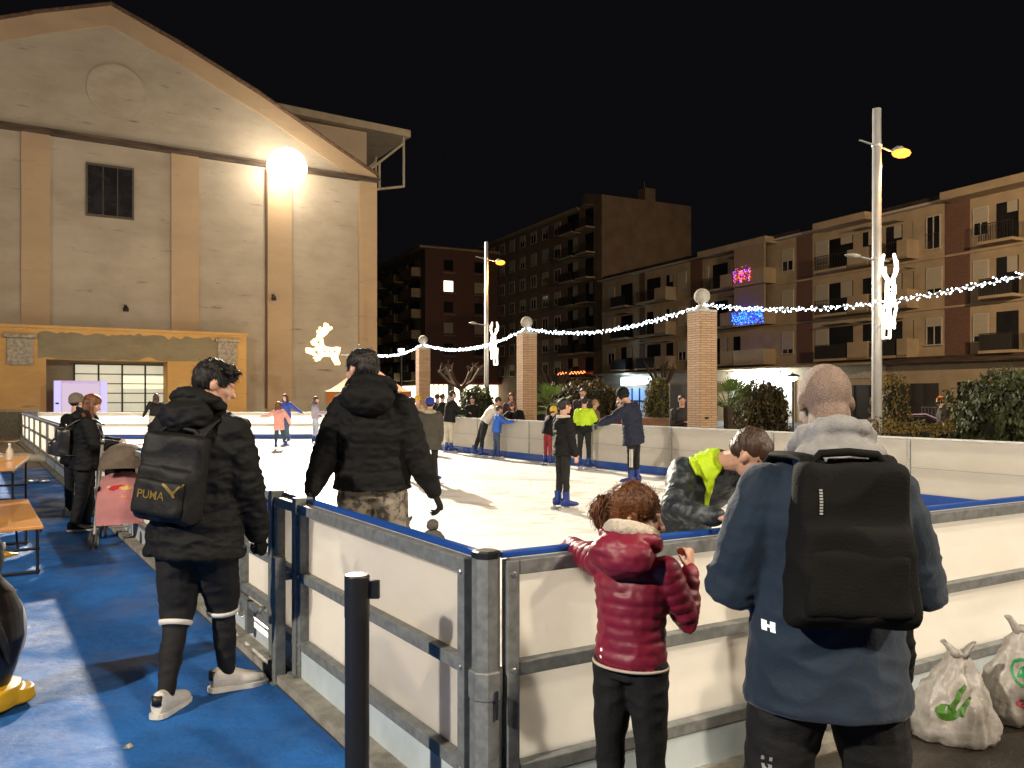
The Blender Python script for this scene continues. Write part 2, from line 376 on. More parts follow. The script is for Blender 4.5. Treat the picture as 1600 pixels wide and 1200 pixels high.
    # hair, hats
    if hair and hair != 'bald':
        g = nb(); hmm = hm or hair_blk
        if hair in ('short','tuft','buzz'):
            e_ = 1.0 if hair != 'buzz' else .965
            ell(g, hpnt(0,-.010,.021), (.0475*q*e_,.0565*q*e_,.0485*q*e_), Hr, 3); ell(g, hpnt(0,-.026,.0), (.0445*q*e_,.038*q*e_,.038*q*e_), Hr, 3)
            if hair == 'tuft':
                for i in range(60):
                    a = random.uniform(-1.35,1.35); y = random.uniform(-.05,.05)
                    p = hpnt(sin(a)*.036, y, .02+cos(a)*.036); d_ = (Hy*random.uniform(-.3,.7)+Hz*random.uniform(.1,.8)+Hx*(sin(a)+random.uniform(-.5,.5))).normalized()
                    limb(g, [p,p+d_*.012*h,p+d_*.019*h-Hz*.003*h],[.008*h,.006*h,.0035*h],7)
        if hair in ('long','pony','bob'):
            ell(g, hpnt(0,-.010,.02), (.05*q,.06*q,.051*q), Hr, 3); ell(g, hpnt(0,-.026,-.006), (.047*q,.042*q,.046*q), Hr, 3)
            if hair != 'pony':
                ln = .16 if hair == 'long' else .07
                for sg in (-1,0,1):
                    p0 = hpnt(sg*.035,-.03,.0); limb(g, [p0,p0-V((0,0,ln*.5*h))-Hy*.018*h,p0-V((0,0,ln*h))-Hy*.02*h],[.028*h,.03*h,.014*h],10)
                for sg in (-1,1):
                    p0 = hpnt(sg*.043,-.002,.005); limb(g,[p0,p0-V((0,0,ln*.45*h))+Hx*sg*.004*h, p0-V((0,0,ln*.8*h))+Hy*.012*h],[.014*h,.016*h,.008*h],8)
            else:
                p0 = hpnt(0,-.062,.022)
                limb(g,[hpnt(0,-.05,.02),p0,p0-Hy*.035*h-V((0,0,.012*h)),p0-Hy*.045*h-V((0,0,.05*h)),p0-Hy*.03*h-V((0,0,.095*h))],[.018*h,.014*h,.021*h,.022*h,.007*h],10)
                for sg in (-1,1):
                    p0 = hpnt(sg*.043,.0,.005); limb(g,[p0,p0-V((0,0,.03*h)), p0-V((0,0,.06*h))+Hy*.005*h],[.012*h,.011*h,.004*h],8)
        ho = fused('hair', g, hmm, root, min(vox*.75,.008), 1, lambda c,n: .0035*noise.noise(V((c.x*120,c.y*120,c.z*16)))+.004*noise.noise(V((c.x*45,c.y*45,c.z*14)))+.006*noise.noise(c*16))
        if strands:
            me = ho.data; bv = BVHTree.FromPolygons([v.co for v in me.vertices],[p.vertices for p in me.polygons])
            tgt = hpnt(0,-.06,.02); g = nb(); ps = me.polygons; rnd = random.Random(3)
            for i in range(strands):
                pl = ps[rnd.randrange(len(ps))]; p = pl.center.copy(); lp = (p-HC)
                st = .011*h/1.5*rnd.uniform(.7,1.3); L_ = [p]; jit = V((rnd.gauss(0,.25),rnd.gauss(0,.25),rnd.gauss(0,.25))); lift = rnd.uniform(.0005,.004)+(.006 if rnd.random()<.12 else 0)
                nn = pl.normal
                for k in range(5):
                    if hair == 'pony': f = (tgt-L_[-1]).normalized() if (L_[-1]-tgt).dot(Hy) > 0 else V((0,0,-1))
                    elif hair in ('long','bob'): f = V((0,0,-1))-Hy*.2*((L_[-1]-HC).dot(Hz)>0)
                    else: f = Hy*.6-Hz*.5+Hx*.2
                    q2, n2, _i, _d = bv.find_nearest(L_[-1]+(f+jit*.8)*st)
                    if q2 is None: break
                    L_.append(q2+n2*(lift*(k+1)*.5)); nn = n2
                if len(L_) < 3: continue
                wd = perp((L_[-1]-L_[0]).normalized(), nn.cross(L_[-1]-L_[0]))*rnd.uniform(.0009,.0022)
                prev = None
                for k, c_ in enumerate(L_):
                    w_ = wd*(1-k/len(L_)*.8); row = [g.verts.new(c_-w_), g.verts.new(c_+w_)]
                    if prev: g.faces.new([prev[0],prev[1],row[1],row[0]])
                    prev = row
            sm_ = g; me2 = bpy.data.meshes.new('hair_strands'); g.to_mesh(me2); g.free(); me2.materials.append(hmm); so_ = bpy.data.objects.new('hair_strands', me2); link(so_, ho)
    if hat:
        g = nb(); ell(g, hpnt(0,-.010,.028), (.053*q,.063*q,.053*q), Hr, 3)
        pts = [hpnt(cos(a)*.045,-.008+sin(a)*.055,.008+.008*sin(a)) for a in [2*pi*i/16 for i in range(17)]]; limb(g, pts, .011*q, 8)
        if hat == 'flaps':
            for sg in (-1,1): ell(g, hpnt(sg*.046,0,-.012),(.012*q,.022*q,.028*q),Hr)
        ht = fused('hat', g, hatm, root, min(vox,.009), 2, lambda c,n: .0025*sin(c.x*160)*sin(c.z*120))
        if hat == 'pom':
            g = nb(); ell(g, hpnt(0,-.014,.098),(.026*q,.026*q,.026*q)); fused('pompom', g, hatm, ht, min(vox,.008), 0, lambda c,n: .006*noise.noise(c*90))
    J = dict(P=Pv,N=N_,H=HC,A=A,L=Lg,rx=rx,fy=fy,S=Sd,Hx=Hx,Hy=Hy,Hz=Hz,jacket=j,trousers=tr,hp=hpnt,h=h)
    return root, J
# ---------------------------------------------------------------- camera, world, render
cam = bpy.data.cameras.new('camera'); co = bpy.data.objects.new('camera', cam); COL.objects.link(co)
co.location = (0,0,CH); co.rotation_euler = (pi/2,0,0); cam.sensor_width = 36; cam.lens = 36*F/1600; cam.shift_y = (HY-600)/1600
cam.clip_end = 2000; cam.clip_start = .05; S.camera = co
w = bpy.data.worlds.new('World'); S.world = w; w.use_nodes = True
bg = w.node_tree.nodes['Background']; bg.inputs[0].default_value = (.45,.42,.5,1); bg.inputs[1].default_value = .006
S.view_settings.view_transform = 'Standard'; S.view_settings.look = 'None'; S.view_settings.gamma = 1; S.view_settings.exposure = .4
S.cycles.use_denoising = True; S.cycles.sample_clamp_indirect = 4; S.cycles.max_bounces = 6; S.cycles.caustics_reflective = False; S.cycles.caustics_refractive = False
S.cycles.use_light_tree = True
# ---------------------------------------------------------------- ground
Cn = V((-.095,2.92)); uL = V((-.571,.821)); uR = V((.879,.478)).normalized()
FL = Cn+uL*30.0; R0 = Cn+uR*9.3; FR = V((-6.0,28.0))
FL = V((-16.9,27.6)); uL = (FL-Cn).normalized()
ICE = .1
ground_m = mat('street_asphalt', (.06,.055,.05), .7, var=.25, vscale=3, bump=.5, bscale=50)
g = nb(); box(g,-160,160,-60,260,-.6,-.4); tag(finish('street', g, ground_m), kind='structure')
plaza_m = mat('plaza_paving', (.24,.19,.13), .5, var=.25, vscale=2.2, bump=.4, bscale=45, detail=9)
g = nb(); plate(g, [(-60,-20),(24,-20),(9.6+3,12-3),(9.6-.56*27,12+.83*27),(-14,60),(-60,60)], -.39, 0.0); tag(finish('plaza', g, plaza_m), kind='structure')
def carpet_mat():
    m = bpy.data.materials.new('worn_blue_carpet'); m.use_nodes = True; N = m.node_tree.nodes; L = m.node_tree.links; b = N['Principled BSDF']; b.inputs['Specular IOR Level'].default_value = .35
    tc = N.new('ShaderNodeTexCoord')
    def nz(s,d,r=.6,dist=0):
        n = N.new('ShaderNodeTexNoise'); n.inputs['Scale'].default_value = s; n.inputs['Detail'].default_value = d; n.inputs['Roughness'].default_value = r; n.inputs['Distortion'].default_value = dist; L.new(tc.outputs['Object'], n.inputs['Vector']); return n
    def rmp(src,a,b_,ca,cb):
        r = N.new('ShaderNodeValToRGB'); r.color_ramp.elements[0].position = a; r.color_ramp.elements[1].position = b_; r.color_ramp.elements[0].color = (*ca,1); r.color_ramp.elements[1].color = (*cb,1); L.new(src, r.inputs[0]); return r
    base = rmp(nz(.9,6,.65,.6).outputs[0], .36,.66,(.005,.075,.28),(.013,.15,.52))
    spk = rmp(nz(55,6,.75).outputs[0], .50,.72,(0,0,0),(1,1,1))
    mx = N.new('ShaderNodeMix'); mx.data_type = 'RGBA'; ml = N.new('ShaderNodeMath'); ml.operation = 'MULTIPLY'; ml.inputs[1].default_value = .55; L.new(spk.outputs[0], ml.inputs[0]); L.new(ml.outputs[0], mx.inputs[0]); L.new(base.outputs[0], mx.inputs[6]); mx.inputs[7].default_value = (.06,.22,.55,1)
    dirt = rmp(nz(2.1,9,.7,.3).outputs[0], .56,.74,(0,0,0),(.55,.55,.55)); m2 = N.new('ShaderNodeMix'); m2.data_type = 'RGBA'; L.new(dirt.outputs[0], m2.inputs[0]); L.new(mx.outputs[2], m2.inputs[6]); m2.inputs[7].default_value = (.07,.13,.25,1)
    L.new(m2.outputs[2], b.inputs['Base Color'])
    rg = rmp(nz(1.6,7,.6).outputs[0], .42,.62,(.30,.30,.30),(.85,.85,.85)); L.new(rg.outputs[0], b.inputs['Roughness'])
    bp = N.new('ShaderNodeBump'); bp.inputs['Strength'].default_value = 1.0; bp.inputs['Distance'].default_value = .012; L.new(nz(42,8,.8).outputs[0], bp.inputs['Height'])
    b2 = N.new('ShaderNodeBump'); b2.inputs['Strength'].default_value = .6; b2.inputs['Distance'].default_value = .05; L.new(nz(2.5,3).outputs[0], b2.inputs['Height']); L.new(bp.outputs[0], b2.inputs['Normal']); L.new(b2.outputs[0], b.inputs['Normal'])
    return m
carpet_m = carpet_mat(); _old = mat('blue_carpet', (.004,.090,.36), .72, var=.22, vscale=2.3, bump=1.0, bscale=160, col2=(.003,.050,.22), detail=12, lo=.3, hi=.7, sheen=.0)
def offl(t, o):   # along the left board, o metres outside
    p = Cn+uL*t+V((uL.y*-1,uL.x))*o; return (p.x,p.y)
g = nb(); plate(g, [(-9,-6),(-.2,-6),(.35,2.5),offl(0,.16),offl(17.9,.16),(-18.5,17.6),(-18.5,6)], .001, .006); tag(finish('carpet', g, carpet_m), kind='structure')
asp_m = mat('dark_wet_asphalt', (.045,.038,.030), .38, var=.3, vscale=3, bump=.7, bscale=70, col2=(.022,.019,.016), detail=9)
qR = V((uR.y,-uR.x)); pr = [Cn+qR*.16+uR*a for a in (.0,9.5)]
g = nb(); plate(g, [(-.17,-6),(12,-6),(12,9),tuple(pr[1]),tuple(pr[0]),(.0,2.45)], .001, .0062); tag(finish('asphalt', g, asp_m), kind='structure')
wet_m = mat('wet_slush_film', (.20,.24,.30), .18, var=.2, vscale=6, bump=.8, bscale=30, spec=.6)
sill_m = mat('rink_sill', (.36,.34,.29), .8, var=.25, vscale=7, bump=.4)
def outl(o): # rink outline grown by o
    c = V((-4,15)); P_ = [Cn,R0,FR,FL]; E = []
    for i in range(4):
        a, b_ = P_[i], P_[(i+1)%4]; d = (b_-a).normalized(); n = V((d.y,-d.x)); E.append((a+n*o, d))
    out = []
    for i in range(4):
        (p,d),(q,e) = E[i-1],E[i]; den = d.x*e.y-d.y*e.x; t = ((q.x-p.x)*e.y-(q.y-p.y)*e.x)/den; out.append(tuple(p+d*t))
    return out
g = nb(); plate(g, outl(.15), .006, .05); tag(finish('rink_base', g, sill_m), kind='structure')
g = nb(); plate(g, outl(.02), .05, .085); tag(finish('rink_floor', g, skirt), kind='structure')
# ice: a real relief of skate-scraped ridges
nt_ = ice_m.node_tree; b_ = nt_.nodes['Principled BSDF']; src = b_.inputs['Base Color'].links[0].from_socket; tc_ = nt_.nodes.new('ShaderNodeTexCoord')
for s_, dens in ((.22,16),(.55,12),(1.1,9)):
    n_ = nt_.nodes.new('ShaderNodeTexNoise'); n_.inputs['Scale'].default_value = s_; n_.inputs['Detail'].default_value = 1.0; nt_.links.new(tc_.outputs['Object'], n_.inputs['Vector'])
    a_ = nt_.nodes.new('ShaderNodeMath'); a_.operation = 'MULTIPLY'; a_.inputs[1].default_value = dens; nt_.links.new(n_.outputs[0], a_.inputs[0])
    f_ = nt_.nodes.new('ShaderNodeMath'); f_.operation = 'FRACT'; nt_.links.new(a_.outputs[0], f_.inputs[0])
    c_ = nt_.nodes.new('ShaderNodeMath'); c_.operation = 'COMPARE'; c_.inputs[1].default_value = .5; c_.inputs[2].default_value = .018; nt_.links.new(f_.outputs[0], c_.inputs[0])
    k_ = nt_.nodes.new('ShaderNodeMath'); k_.operation = 'MULTIPLY'; k_.inputs[1].default_value = .5; nt_.links.new(c_.outputs[0], k_.inputs[0])
    m_ = nt_.nodes.new('ShaderNodeMix'); m_.data_type = 'RGBA'; nt_.links.new(k_.outputs[0], m_.inputs[0]); nt_.links.new(src, m_.inputs[6]); m_.inputs[7].default_value = (.50,.45,.40,1); src = m_.outputs[2]
nt_.links.new(src, b_.inputs['Base Color'])
g = nb(); plate(g, outl(-.03), .086, ICE); tag(finish('ice', g, ice_m), kind='structure')
# ---------------------------------------------------------------- rink boards
BH = 1.02
frame_m = galv
def panel(L, label, loc, rz, group, near=False, gate=False):
    """local x along the board, -y outside, +y towards the ice"""
    r = thing('rink_board', label, 'rink board', (loc[0],loc[1],0), rz, group)
    g = nb(); box(g,.03,L-.03,-.006,.006,.10,BH-.02); finish('sheet', g, white_sheet, r)
    g = nb()
    for z0,z1 in ((BH-.075,BH-.021),(.575,.625),(.20,.25)): box(g,.051,L-.051,-.056,-.0065,z0,z1,bev=.004)
    for x in (.0,L-.05): box(g,x+.0005,x+.0495,-.058,-.0065,.05,BH-.021,bev=.004)
    finish('frame', g, frame_m, r)
    if near:
        g = nb()
        for x in (.025,L-.025):
            for z in (.12,.225,.6,.95): lathe(g,[(.011,0),(.011,.005),(.006,.008)],6,Matrix.Translation((x,-.058,z))@Matrix.Rotation(pi/2,4,'X'))
        finish('bolt', g, steel, r)
    g = nb(); box(g,0.001,L-.001,-.0065,.030,BH-.02,BH+.004,bev=.006); finish('top_cap', g, blue_pl if near else mat('white_cap',(.7,.7,.68),.5), r)
    g = nb(); box(g,0.001,L-.001,.0065,.022,.10,.25); finish('kick_plate', g, blue_pl, r)
    g = nb(); box(g,.0,L,-.05,-.012,.051,.198); finish('skirt', g, skirt, r)
    if not near:
        g = nb()
        for x in (.0,L-.02): box(g,x,x+.02,.0062,.012,.25,BH-.02)
        box(g,.02,L-.02,.0062,.0085,.60,.606); finish('joint_strip', g, mat('joint_grey',(.42,.42,.40),.6), r)
        g = nb()
        for k in range(4): 
            for x in (.010,L-.010): ell(g,(x,.013,.36+k*.19),(.008,.004,.008),sub=1)
        finish('bolt', g, steel, r)
    return r
def run(a, d, lens, labels, group, near, flip):
    t = 0; rz = math.atan2(d.y,d.x)
    for i, L in enumerate(lens):
        p = a+d*t
        if flip: p = a+d*(t+L); r = panel(L, labels(i), p, rz+pi, group, near)
        else: r = panel(L, labels(i), p, rz, group, near)
        t += L
    return t
ORD = ['first','second','third','fourth','fifth','sixth','seventh','eighth','ninth','tenth','eleventh','twelfth','thirteenth','fourteenth','fifteenth','sixteenth','seventeenth']
Lr = (R0-Cn).length
run(Cn+uR*.06, uR, [1.72,2.5,2.5,2.5], lambda i: ['white rink board right of the corner post, behind the girl in maroon','white rink board behind the man with the black backpack','white rink board behind the plastic shopping bags','white rink board past the shopping bags at the right edge'][i], 'near right rink boards', True, False)
# left: panel A, narrow filler, gate, then panels away
pa = Cn+uL*.06; rzL = math.atan2(uL.y,uL.x)
def lpanel(t, L, label): return panel(L, label, Cn+uL*(t+L), rzL+pi, 'left rink boards', True)
lpanel(.06,1.80,'white rink board with grey frame left of the corner post')
lpanel(1.90,.36,'narrow white rink board between the gate and the long corner board')
t0 = 3.6
n_l = int(((FL-Cn).length-t0)/2.03)
Ls = ((FL-Cn).length-t0)/n_l
for i in range(n_l): lpanel(t0+i*Ls, Ls, ORD[i]+' white rink board beyond the gate going away')
# gate
gt = thing('rink_gate', 'grey steel gate leaf with purple banner and latches in the left boards', 'gate', (*(Cn+uL*3.58),0), rzL+pi)
GL = 1.28
g = nb(); box(g,.06,GL-.06,-.006,.006,.24,BH-.06); finish('sheet', g, white_sheet, gt)
g = nb()
for z0,z1 in ((BH-.06,BH),(.80-.05,.80),(.58,.62),(.30,.35),(.19,.24)): box(g,.056,GL-.056,-.055,-.0065,z0,z1,bev=.004)
for x in (.0,GL*.45,GL-.055): box(g,x,x+.055,-.065,-.0065 if x else .02,.13,BH,bev=.004)
box(g,-.35,GL+.1,-.1,-.068,.262,.30)
box(g,.30,.35,-.11,-.066,.10,.30); box(g,.9,.95,-.11,-.066,.10,.30)
finish('frame', g, galv, gt)
for z in (.70,.30):
    g = nb(); limb(g,[(GL-.05,-.07,z),(GL-.12,-.10,z),(GL-.16,-.10,z-.03),(GL-.2,-.075,z-.02)],.011,8); lathe(g,[(.02,-.02),(.026,0),(.02,.02)],12,Matrix.Translation((GL-.09,-.09,z))@Matrix.Rotation(pi/2,4,'X')); finish('latch', g, galv, gt, True)
g = nb(); box(g,GL*.5,GL-.06,-.012,-.0065,.76,.95); bn = finish('banner', g, mat('purple_banner',(.07,.05,.38),.5,var=.05), gt)
g = text_bm('TEBEI', .09); bmesh.ops.transform(g, matrix=Matrix.Translation((GL*.5+.24,-.0135,.845))@Matrix.Rotation(pi/2,4,'X'), verts=g.verts); finish('lettering', g, mat('white_paint',(.75,.75,.75),.5), bn)
g = nb(); box(g,GL*.5,GL-.06,-.0165,-.0125,.76,.80); finish('white_strip', g, mat('white_paint',(.75,.75,.75),.5), bn)
g = nb(); box(g,0,GL,-.05,-.012,.051,.12); finish('threshold', g, skirt, gt)
# gate posts
for t, lab, z1 in ((2.30,'square steel gate post beside the latches',BH+.0),(1.88,'square steel post between the narrow board and the long board',BH)):
    p = Cn+uL*t; q = thing('gate_post', lab, 'post', (p.x,p.y,0), rzL+pi); g = nb(); box(g,-.03,.03,-.07,.03,.05,z1+.012,bev=.005); finish('shaft', g, galv, q)
    g = nb(); box(g,-.05,.05,-.09,.0-.0,.045,.058); finish('foot_plate', g, galv, q)
p = Cn+uL*1.95+V((-uL.y,uL.x))*.13; q = thing('stop_post','short grey steel stop post standing in front of the long board','post',(p.x,p.y,0),rzL+pi)
g = nb(); box(g,-.03,.03,-.03,.03,.0,.70,bev=.004); finish('shaft', g, galv, q); g = nb(); box(g,-.05,.05,-.05,.05,.0,.01); finish('foot_plate', g, galv, q)
g = nb(); box(g,-.02,.02,.03,.14,.57,.61); finish('bracket', g, galv, q)
# corner post
q = thing('corner_post','thick galvanised corner post joining both near rink boards','post',(Cn.x,Cn.y,0),math.atan2(uR.y,uR.x)*.5+rzL*.5-pi/2)
g = nb(); lathe(g,[(.052,.05),(.052,BH-.01)],8,Matrix.Rotation(pi/8,4,'Z')); finish('upper_tube', g, galv, q)
g = nb(); lathe(g,[(.060,.05),(.060,.50),(.064,.505),(.064,.60),(.060,.605)],8,Matrix.Rotation(pi/8,4,'Z')); finish('sleeve', g, galv, q)
g = nb(); lathe(g,[(.054,BH-.009),(.054,BH+.012),(.04,BH+.016)],8,Matrix.Rotation(pi/8,4,'Z')); finish('cap', g, blk_metal, q)
g = nb(); box(g,.050,.058,-.05,-.04,.44,.54); finish('slot', g, blk_metal, q)
# far end boards and long right side boards
dE = (FR-FL).normalized(); nE = 5; LE = (FR-FL).length/nE
run(FR, -dE, [LE]*nE, lambda i: ORD[i]+' pale board of the far end, counting from its right corner', 'far end rink boards', False, False)
dS = (FR-R0).normalized(); nS = 11; LS = (FR-R0).length/nS
run(R0, dS, [LS]*nS, lambda i: ORD[i]+' pale board of the long side, counting from the right', 'long side rink boards', False, False)
# ---------------------------------------------------------------- bollard
q = thing('barrier_post','black round barrier post with belt head in front of the near boards','barrier post',(gx(558,2.9),2.9,0))
g = nb(); lathe(g,[(.044,.0),(.044,.93)],28); finish('shaft', g, blk_metal, q, False)
g = nb(); lathe(g,[(.0455,.80),(.0455,.945),(.041,.952),(.02,.954)],28); finish('belt_head', g, blk_metal, q)
g = nb(); box(g,.046,.082,-.012,.012,.865,.93,bev=.003); finish('belt_clip', g, blk_metal, q)
g = nb(); lathe(g,[(.17,.0),(.17,.012),(.06,.03)],32); finish('base', g, blk_metal, q)
# ---------------------------------------------------------------- brick pillars with balls, garlands
pill_m = brick('thin_brick', (.42,.27,.16),(.34,.21,.12),(.16,.11,.07), 1.0, .26,.045,.006,.8)
pill_cap = mat('pillar_concrete', (.40,.37,.32), .85, var=.15, vscale=12, bump=.4)
pillars = [(1097,15.5,'nearest tall brick pillar with stone ball, right of centre'),(823,21,'middle tall brick pillar with stone ball behind the boards'),(661,27.6,'farthest brick pillar with stone ball, behind the skater in khaki')]
PT = []
for px, d, lab in pillars:
    q = thing('brick_pillar', lab, 'pillar', (gx(px,d),d,0), radians(24), 'brick pillars with stone balls')
    g = nb(); box(g,-.2,.2,-.2,.2,0,3.2); finish('shaft', g, pill_m, q)
    g = nb(); box(g,-.205,.205,-.205,.205,3.2,3.25,bev=.01); lathe(g,[(.16,3.25),(.12,3.29),(.07,3.33),(.05,3.38)],16); finish('cap', g, pill_cap, q)
    g = nb(); ell(g,(0,0,3.52),(.155,.155,.155),sub=4); finish('ball', g, pill_cap, q, True)
    if d < 16:
        g = nb(); box(g,-.09,.0,-.206,-.2,1.15,1.19); finish('plaque', g, blk_metal, q)
    PT.append(V((gx(px,d),d,3.36)))
PT.insert(0, V((6.97+.1,9.75,3.30))); PT.append(V((gx(560,34),34,gz(546,34))))
bulb_m = glow('cold_white_bulb', (.80,.93,1.0), 9)
wire_m = mat('white_wire',(.5,.5,.5),.6)
for i in range(len(PT)-1):
    a, b_ = PT[i], PT[i+1]; L_ = (a-b_).length
    q = thing('light_garland', ['twisted garland of white bulbs running out of the frame at right','twisted garland of white bulbs between the nearest and middle pillars','twisted garland of white bulbs between the middle and farthest pillars','twisted garland of white bulbs ending beside the warm lit reindeer'][i], 'light garland', a, 0, 'white light garlands')
    n = int(L_*24); W_ = []; B_ = nb()
    for k in range(n+1):
        t = k/n; p = (b_-a)*t+V((0,0,-.052*L_*4*t*(1-t)*.9)); ang = k*.85
        o_ = V((cos(ang)*.022,cos(ang)*.012,sin(ang)*.026))
        W_.append(p+o_*.6)
        for s_ in (0,1):
            if random.random() < .85:
                bp_ = p+o_*random.uniform(.6,1.5)*(1 if s_ else -1)+V((random.uniform(-.015,.015),random.uniform(-.015,.015),random.uniform(-.02,.02)))
                bmesh.ops.create_icosphere(B_, subdivisions=1, radius=.0078+random.uniform(0,.0035)+a.y*.0002, matrix=Matrix.Translation(bp_))
    g = nb(); tube(g, W_, .006, 5); finish('wire', g, wire_m, q); o_ = finish('bulb', B_, bulb_m, q); tag(o_, kind='stuff')
# ---------------------------------------------------------------- reindeer light figures, lamp posts
warm_rope = glow('warm_light_rope', (1.0,.62,.20), 4.2); cold_rope = glow('white_light_rope', (1.0,.86,.62), 4)
def reindeer(label, loc, rz, m, sc, tilt=0):
    q = thing('light_reindeer', label, 'light figure', loc, rz, 'lit reindeer figures'); q.rotation_euler = (0,tilt,rz); q.scale = (sc,)*3
    r = .07 if m is warm_rope else .028; aw = 1.0 if m is warm_rope else .55
    out = [(-.62,.02),(-.68,.10),(-.60,.18),(-.50,.22),(-.44,.32),(-.34,.28),(-.30,.16),(-.26,.0),(-.10,-.10),(.20,-.10),(.36,-.06),(.44,-.02),(.42,-.2),(.36,-.36),(.40,-.50),(.50,-.68),(.42,-.70),(.26,-.48),(.18,-.36),(-.10,-.36),(-.26,-.42),(-.34,-.56),(-.46,-.62),(-.52,-.56),(-.44,-.46),(-.60,-.36),(-.86,-.30),(-.88,-.22),(-.60,-.22),(-.46,-.16),(-.46,.02),(-.52,.06),(-.62,.02)]
    g = nb()
    for y in (-.06,.06): tube(g,[V((x,y,z)) for x,z in out], r, 6)
    for k in range(0,len(out)-1,3): tube(g,[V((out[k][0],-.06,out[k][1])),V((out[k][0],.06,out[k][1]))], r*.8, 6)
    for xs in ([(-.3,0),(-.2,-.35)],[(-.1,-.1),(.05,-.36)],[(.12,-.1),(.28,-.4)],[(-.4,-.05),(-.3,-.42)]): tube(g,[V((x,0,z)) for x,z in xs], r, 6)
    finish('outline', g, m, q)
    g = nb()
    for sy in (-1,1):
        A_ = [(-.42,sy*.05*aw,.30),(-.36,sy*.16*aw,.44),(-.24,sy*.24*aw,.56),(-.14,sy*.24*aw,.72),(-.18,sy*.17*aw,.88)]
        limb(g,[V(p) for p in A_],[r*1.5,r*1.6,r*1.5,r*1.3,r],6)
        for k,(dx,dz) in ((1,(-.1,.12)),(2,(-.12,.14)),(3,(.12,.06))):
            p = V(A_[k]); limb(g,[p,p+V((dx,0,dz))],[r*1.2,r*.9],6)
    finish('antlers', g, m, q)
    return q
pole_m = mat('grey_pole_paint', (.46,.45,.44), .42, .2, var=.12, vscale=9, stretch=(1,1,.3), bump=.05)
sodium = glow('sodium_lamp', (1.0,.30,.035), 3.2)
def lamp_post(label, x, y, H, r, armz, lowz, side=1, lit=True):
    q = thing('street_lamp', label, 'street lamp', (x,y,0), 0, 'street lamps in the plaza')
    g = nb(); rings(g,[(V((0,0,0)),V((r*1.15,0,0)),V((0,r*1.15,0))),(V((0,0,2.5)),V((r*1.08,0,0)),V((0,r*1.08,0))),(V((0,0,H)),V((r*.92,0,0)),V((0,r*.92,0)))],24); pl = finish('pole', g, pole_m, q, True)
    g = nb()
    for z in (lowz-1.0, lowz, armz): lathe(g,[(r*1.16,z-.02),(r*1.16,z+.02)],24)
    finish('collar', g, pole_m, pl)
    g = nb(); limb(g,[(-.38,-.1,armz+.08),(0,0,armz),(.36,.1,armz-.08)],[.02,.024,.02],8); finish('arm', g, galv, q, True)
    g = nb(); rings(g,[(V((.34+.3*t,.1,armz-.07+.05*sin(pi*t))),V((0,.10*sin(pi*(t*.9+.08)),0)),V((0,0,.05*sin(pi*(t*.9+.08))+.005))) for t in (0,.15,.35,.6,.85,1)],12); hd = finish('lamp_head', g, galv, q, True)
    g = nb(); ell(g,(.54,.1,armz-.115),(.19,.12,.10)); finish('bulb', g, sodium, hd, True)
    g = nb(); limb(g,[(-.42,-.1,lowz+.03),(0,0,lowz-.04),(.28,.08,lowz-.04)],[.018,.022,.014],8); finish('arm', g, galv, q, True)
    g = nb(); rings(g,[(V((-.38-.3*t,-.1,lowz+.04+.015*t)),V((0,.09*sin(pi*(t*.8+.15)),0)),V((0,0,.045*sin(pi*(t*.8+.15))+.004))) for t in (0,.2,.5,.8,1)],12); finish('lamp_head', g, mat('lamp_shell',(.35,.33,.30),.4,.3), q, True)
    if lit:
        l = bpy.data.lights.new('sodium','POINT'); l.color = (1,.48,.14); l.energy = 260*(1 if y < 20 else 1.4); l.shadow_soft_size = .12
        o = bpy.data.objects.new('lamp_light', l); link(o, q); o.location = (.52,.1,armz-.2)
    return q
lamp_post('tall grey lamp post at right with lit orange lamp', gx(1370,16), 16, gz(170,16), .088, gz(228,16), gz(404,16))
lamp_post('distant tall grey lamp post with lit orange lamp near the middle', gx(760,31), 31, gz(378,31), .075, gz(405,31), gz(507,31))
reindeer('lit reindeer seen edge-on on the tall right lamp post', (gx(1386,16),15.95,gz(470,16)), radians(70), cold_rope, 1.0, radians(4))
reindeer('lit reindeer seen edge-on on the distant lamp post', (gx(773,31),30.9,gz(540,31)), radians(84), cold_rope, .98, radians(8))
reindeer('warm yellow lit reindeer facing left in front of the old hall', (gx(513,34),34,gz(541,34)), radians(0), warm_rope, 1.02, radians(6))
q = thing('garland_mast','thin grey mast holding the garland end and the warm reindeer','mast',(gx(560,34)+.02,34.05,0)); g = nb(); limb(g,[(0,0,0),(0,0,3.75)],.035,10); finish('shaft', g, galv, q); g = nb(); limb(g,[(0,0,3.3),(-.9,0,3.32)],.014,8); finish('arm', g, galv, q)
# small post-top lamp behind the far pillar
def post_top(label, px, d, py, grp='post-top lamps', e=25):
    z = gz(py,d)+.0; q = thing('post_lamp', label, 'post lamp', (gx(px,d),d,-.4), 0, grp)
    g = nb(); limb(g,[(0,0,0),(0,0,z+.3)],.045,10); finish('post', g, blk_metal, q)
    g = nb(); lathe(g,[(.05,z+.3),(.16,z+.36),(.17,z+.5)],16); finish('lantern', g, glow('lantern_'+str(e),(1,.9,.7),e), q)
    g = nb(); lathe(g,[(.30,z+.5),(.26,z+.56),(.12,z+.62),(.02,z+.65)],20); finish('hood', g, blk_metal, q)
    return q
post_top('small lit post lamp in front of the far left apartment block',627,45,548,e=20)
post_top('black post lamp with domed hood in front of the white lit shop',1239,36,592,e=8)
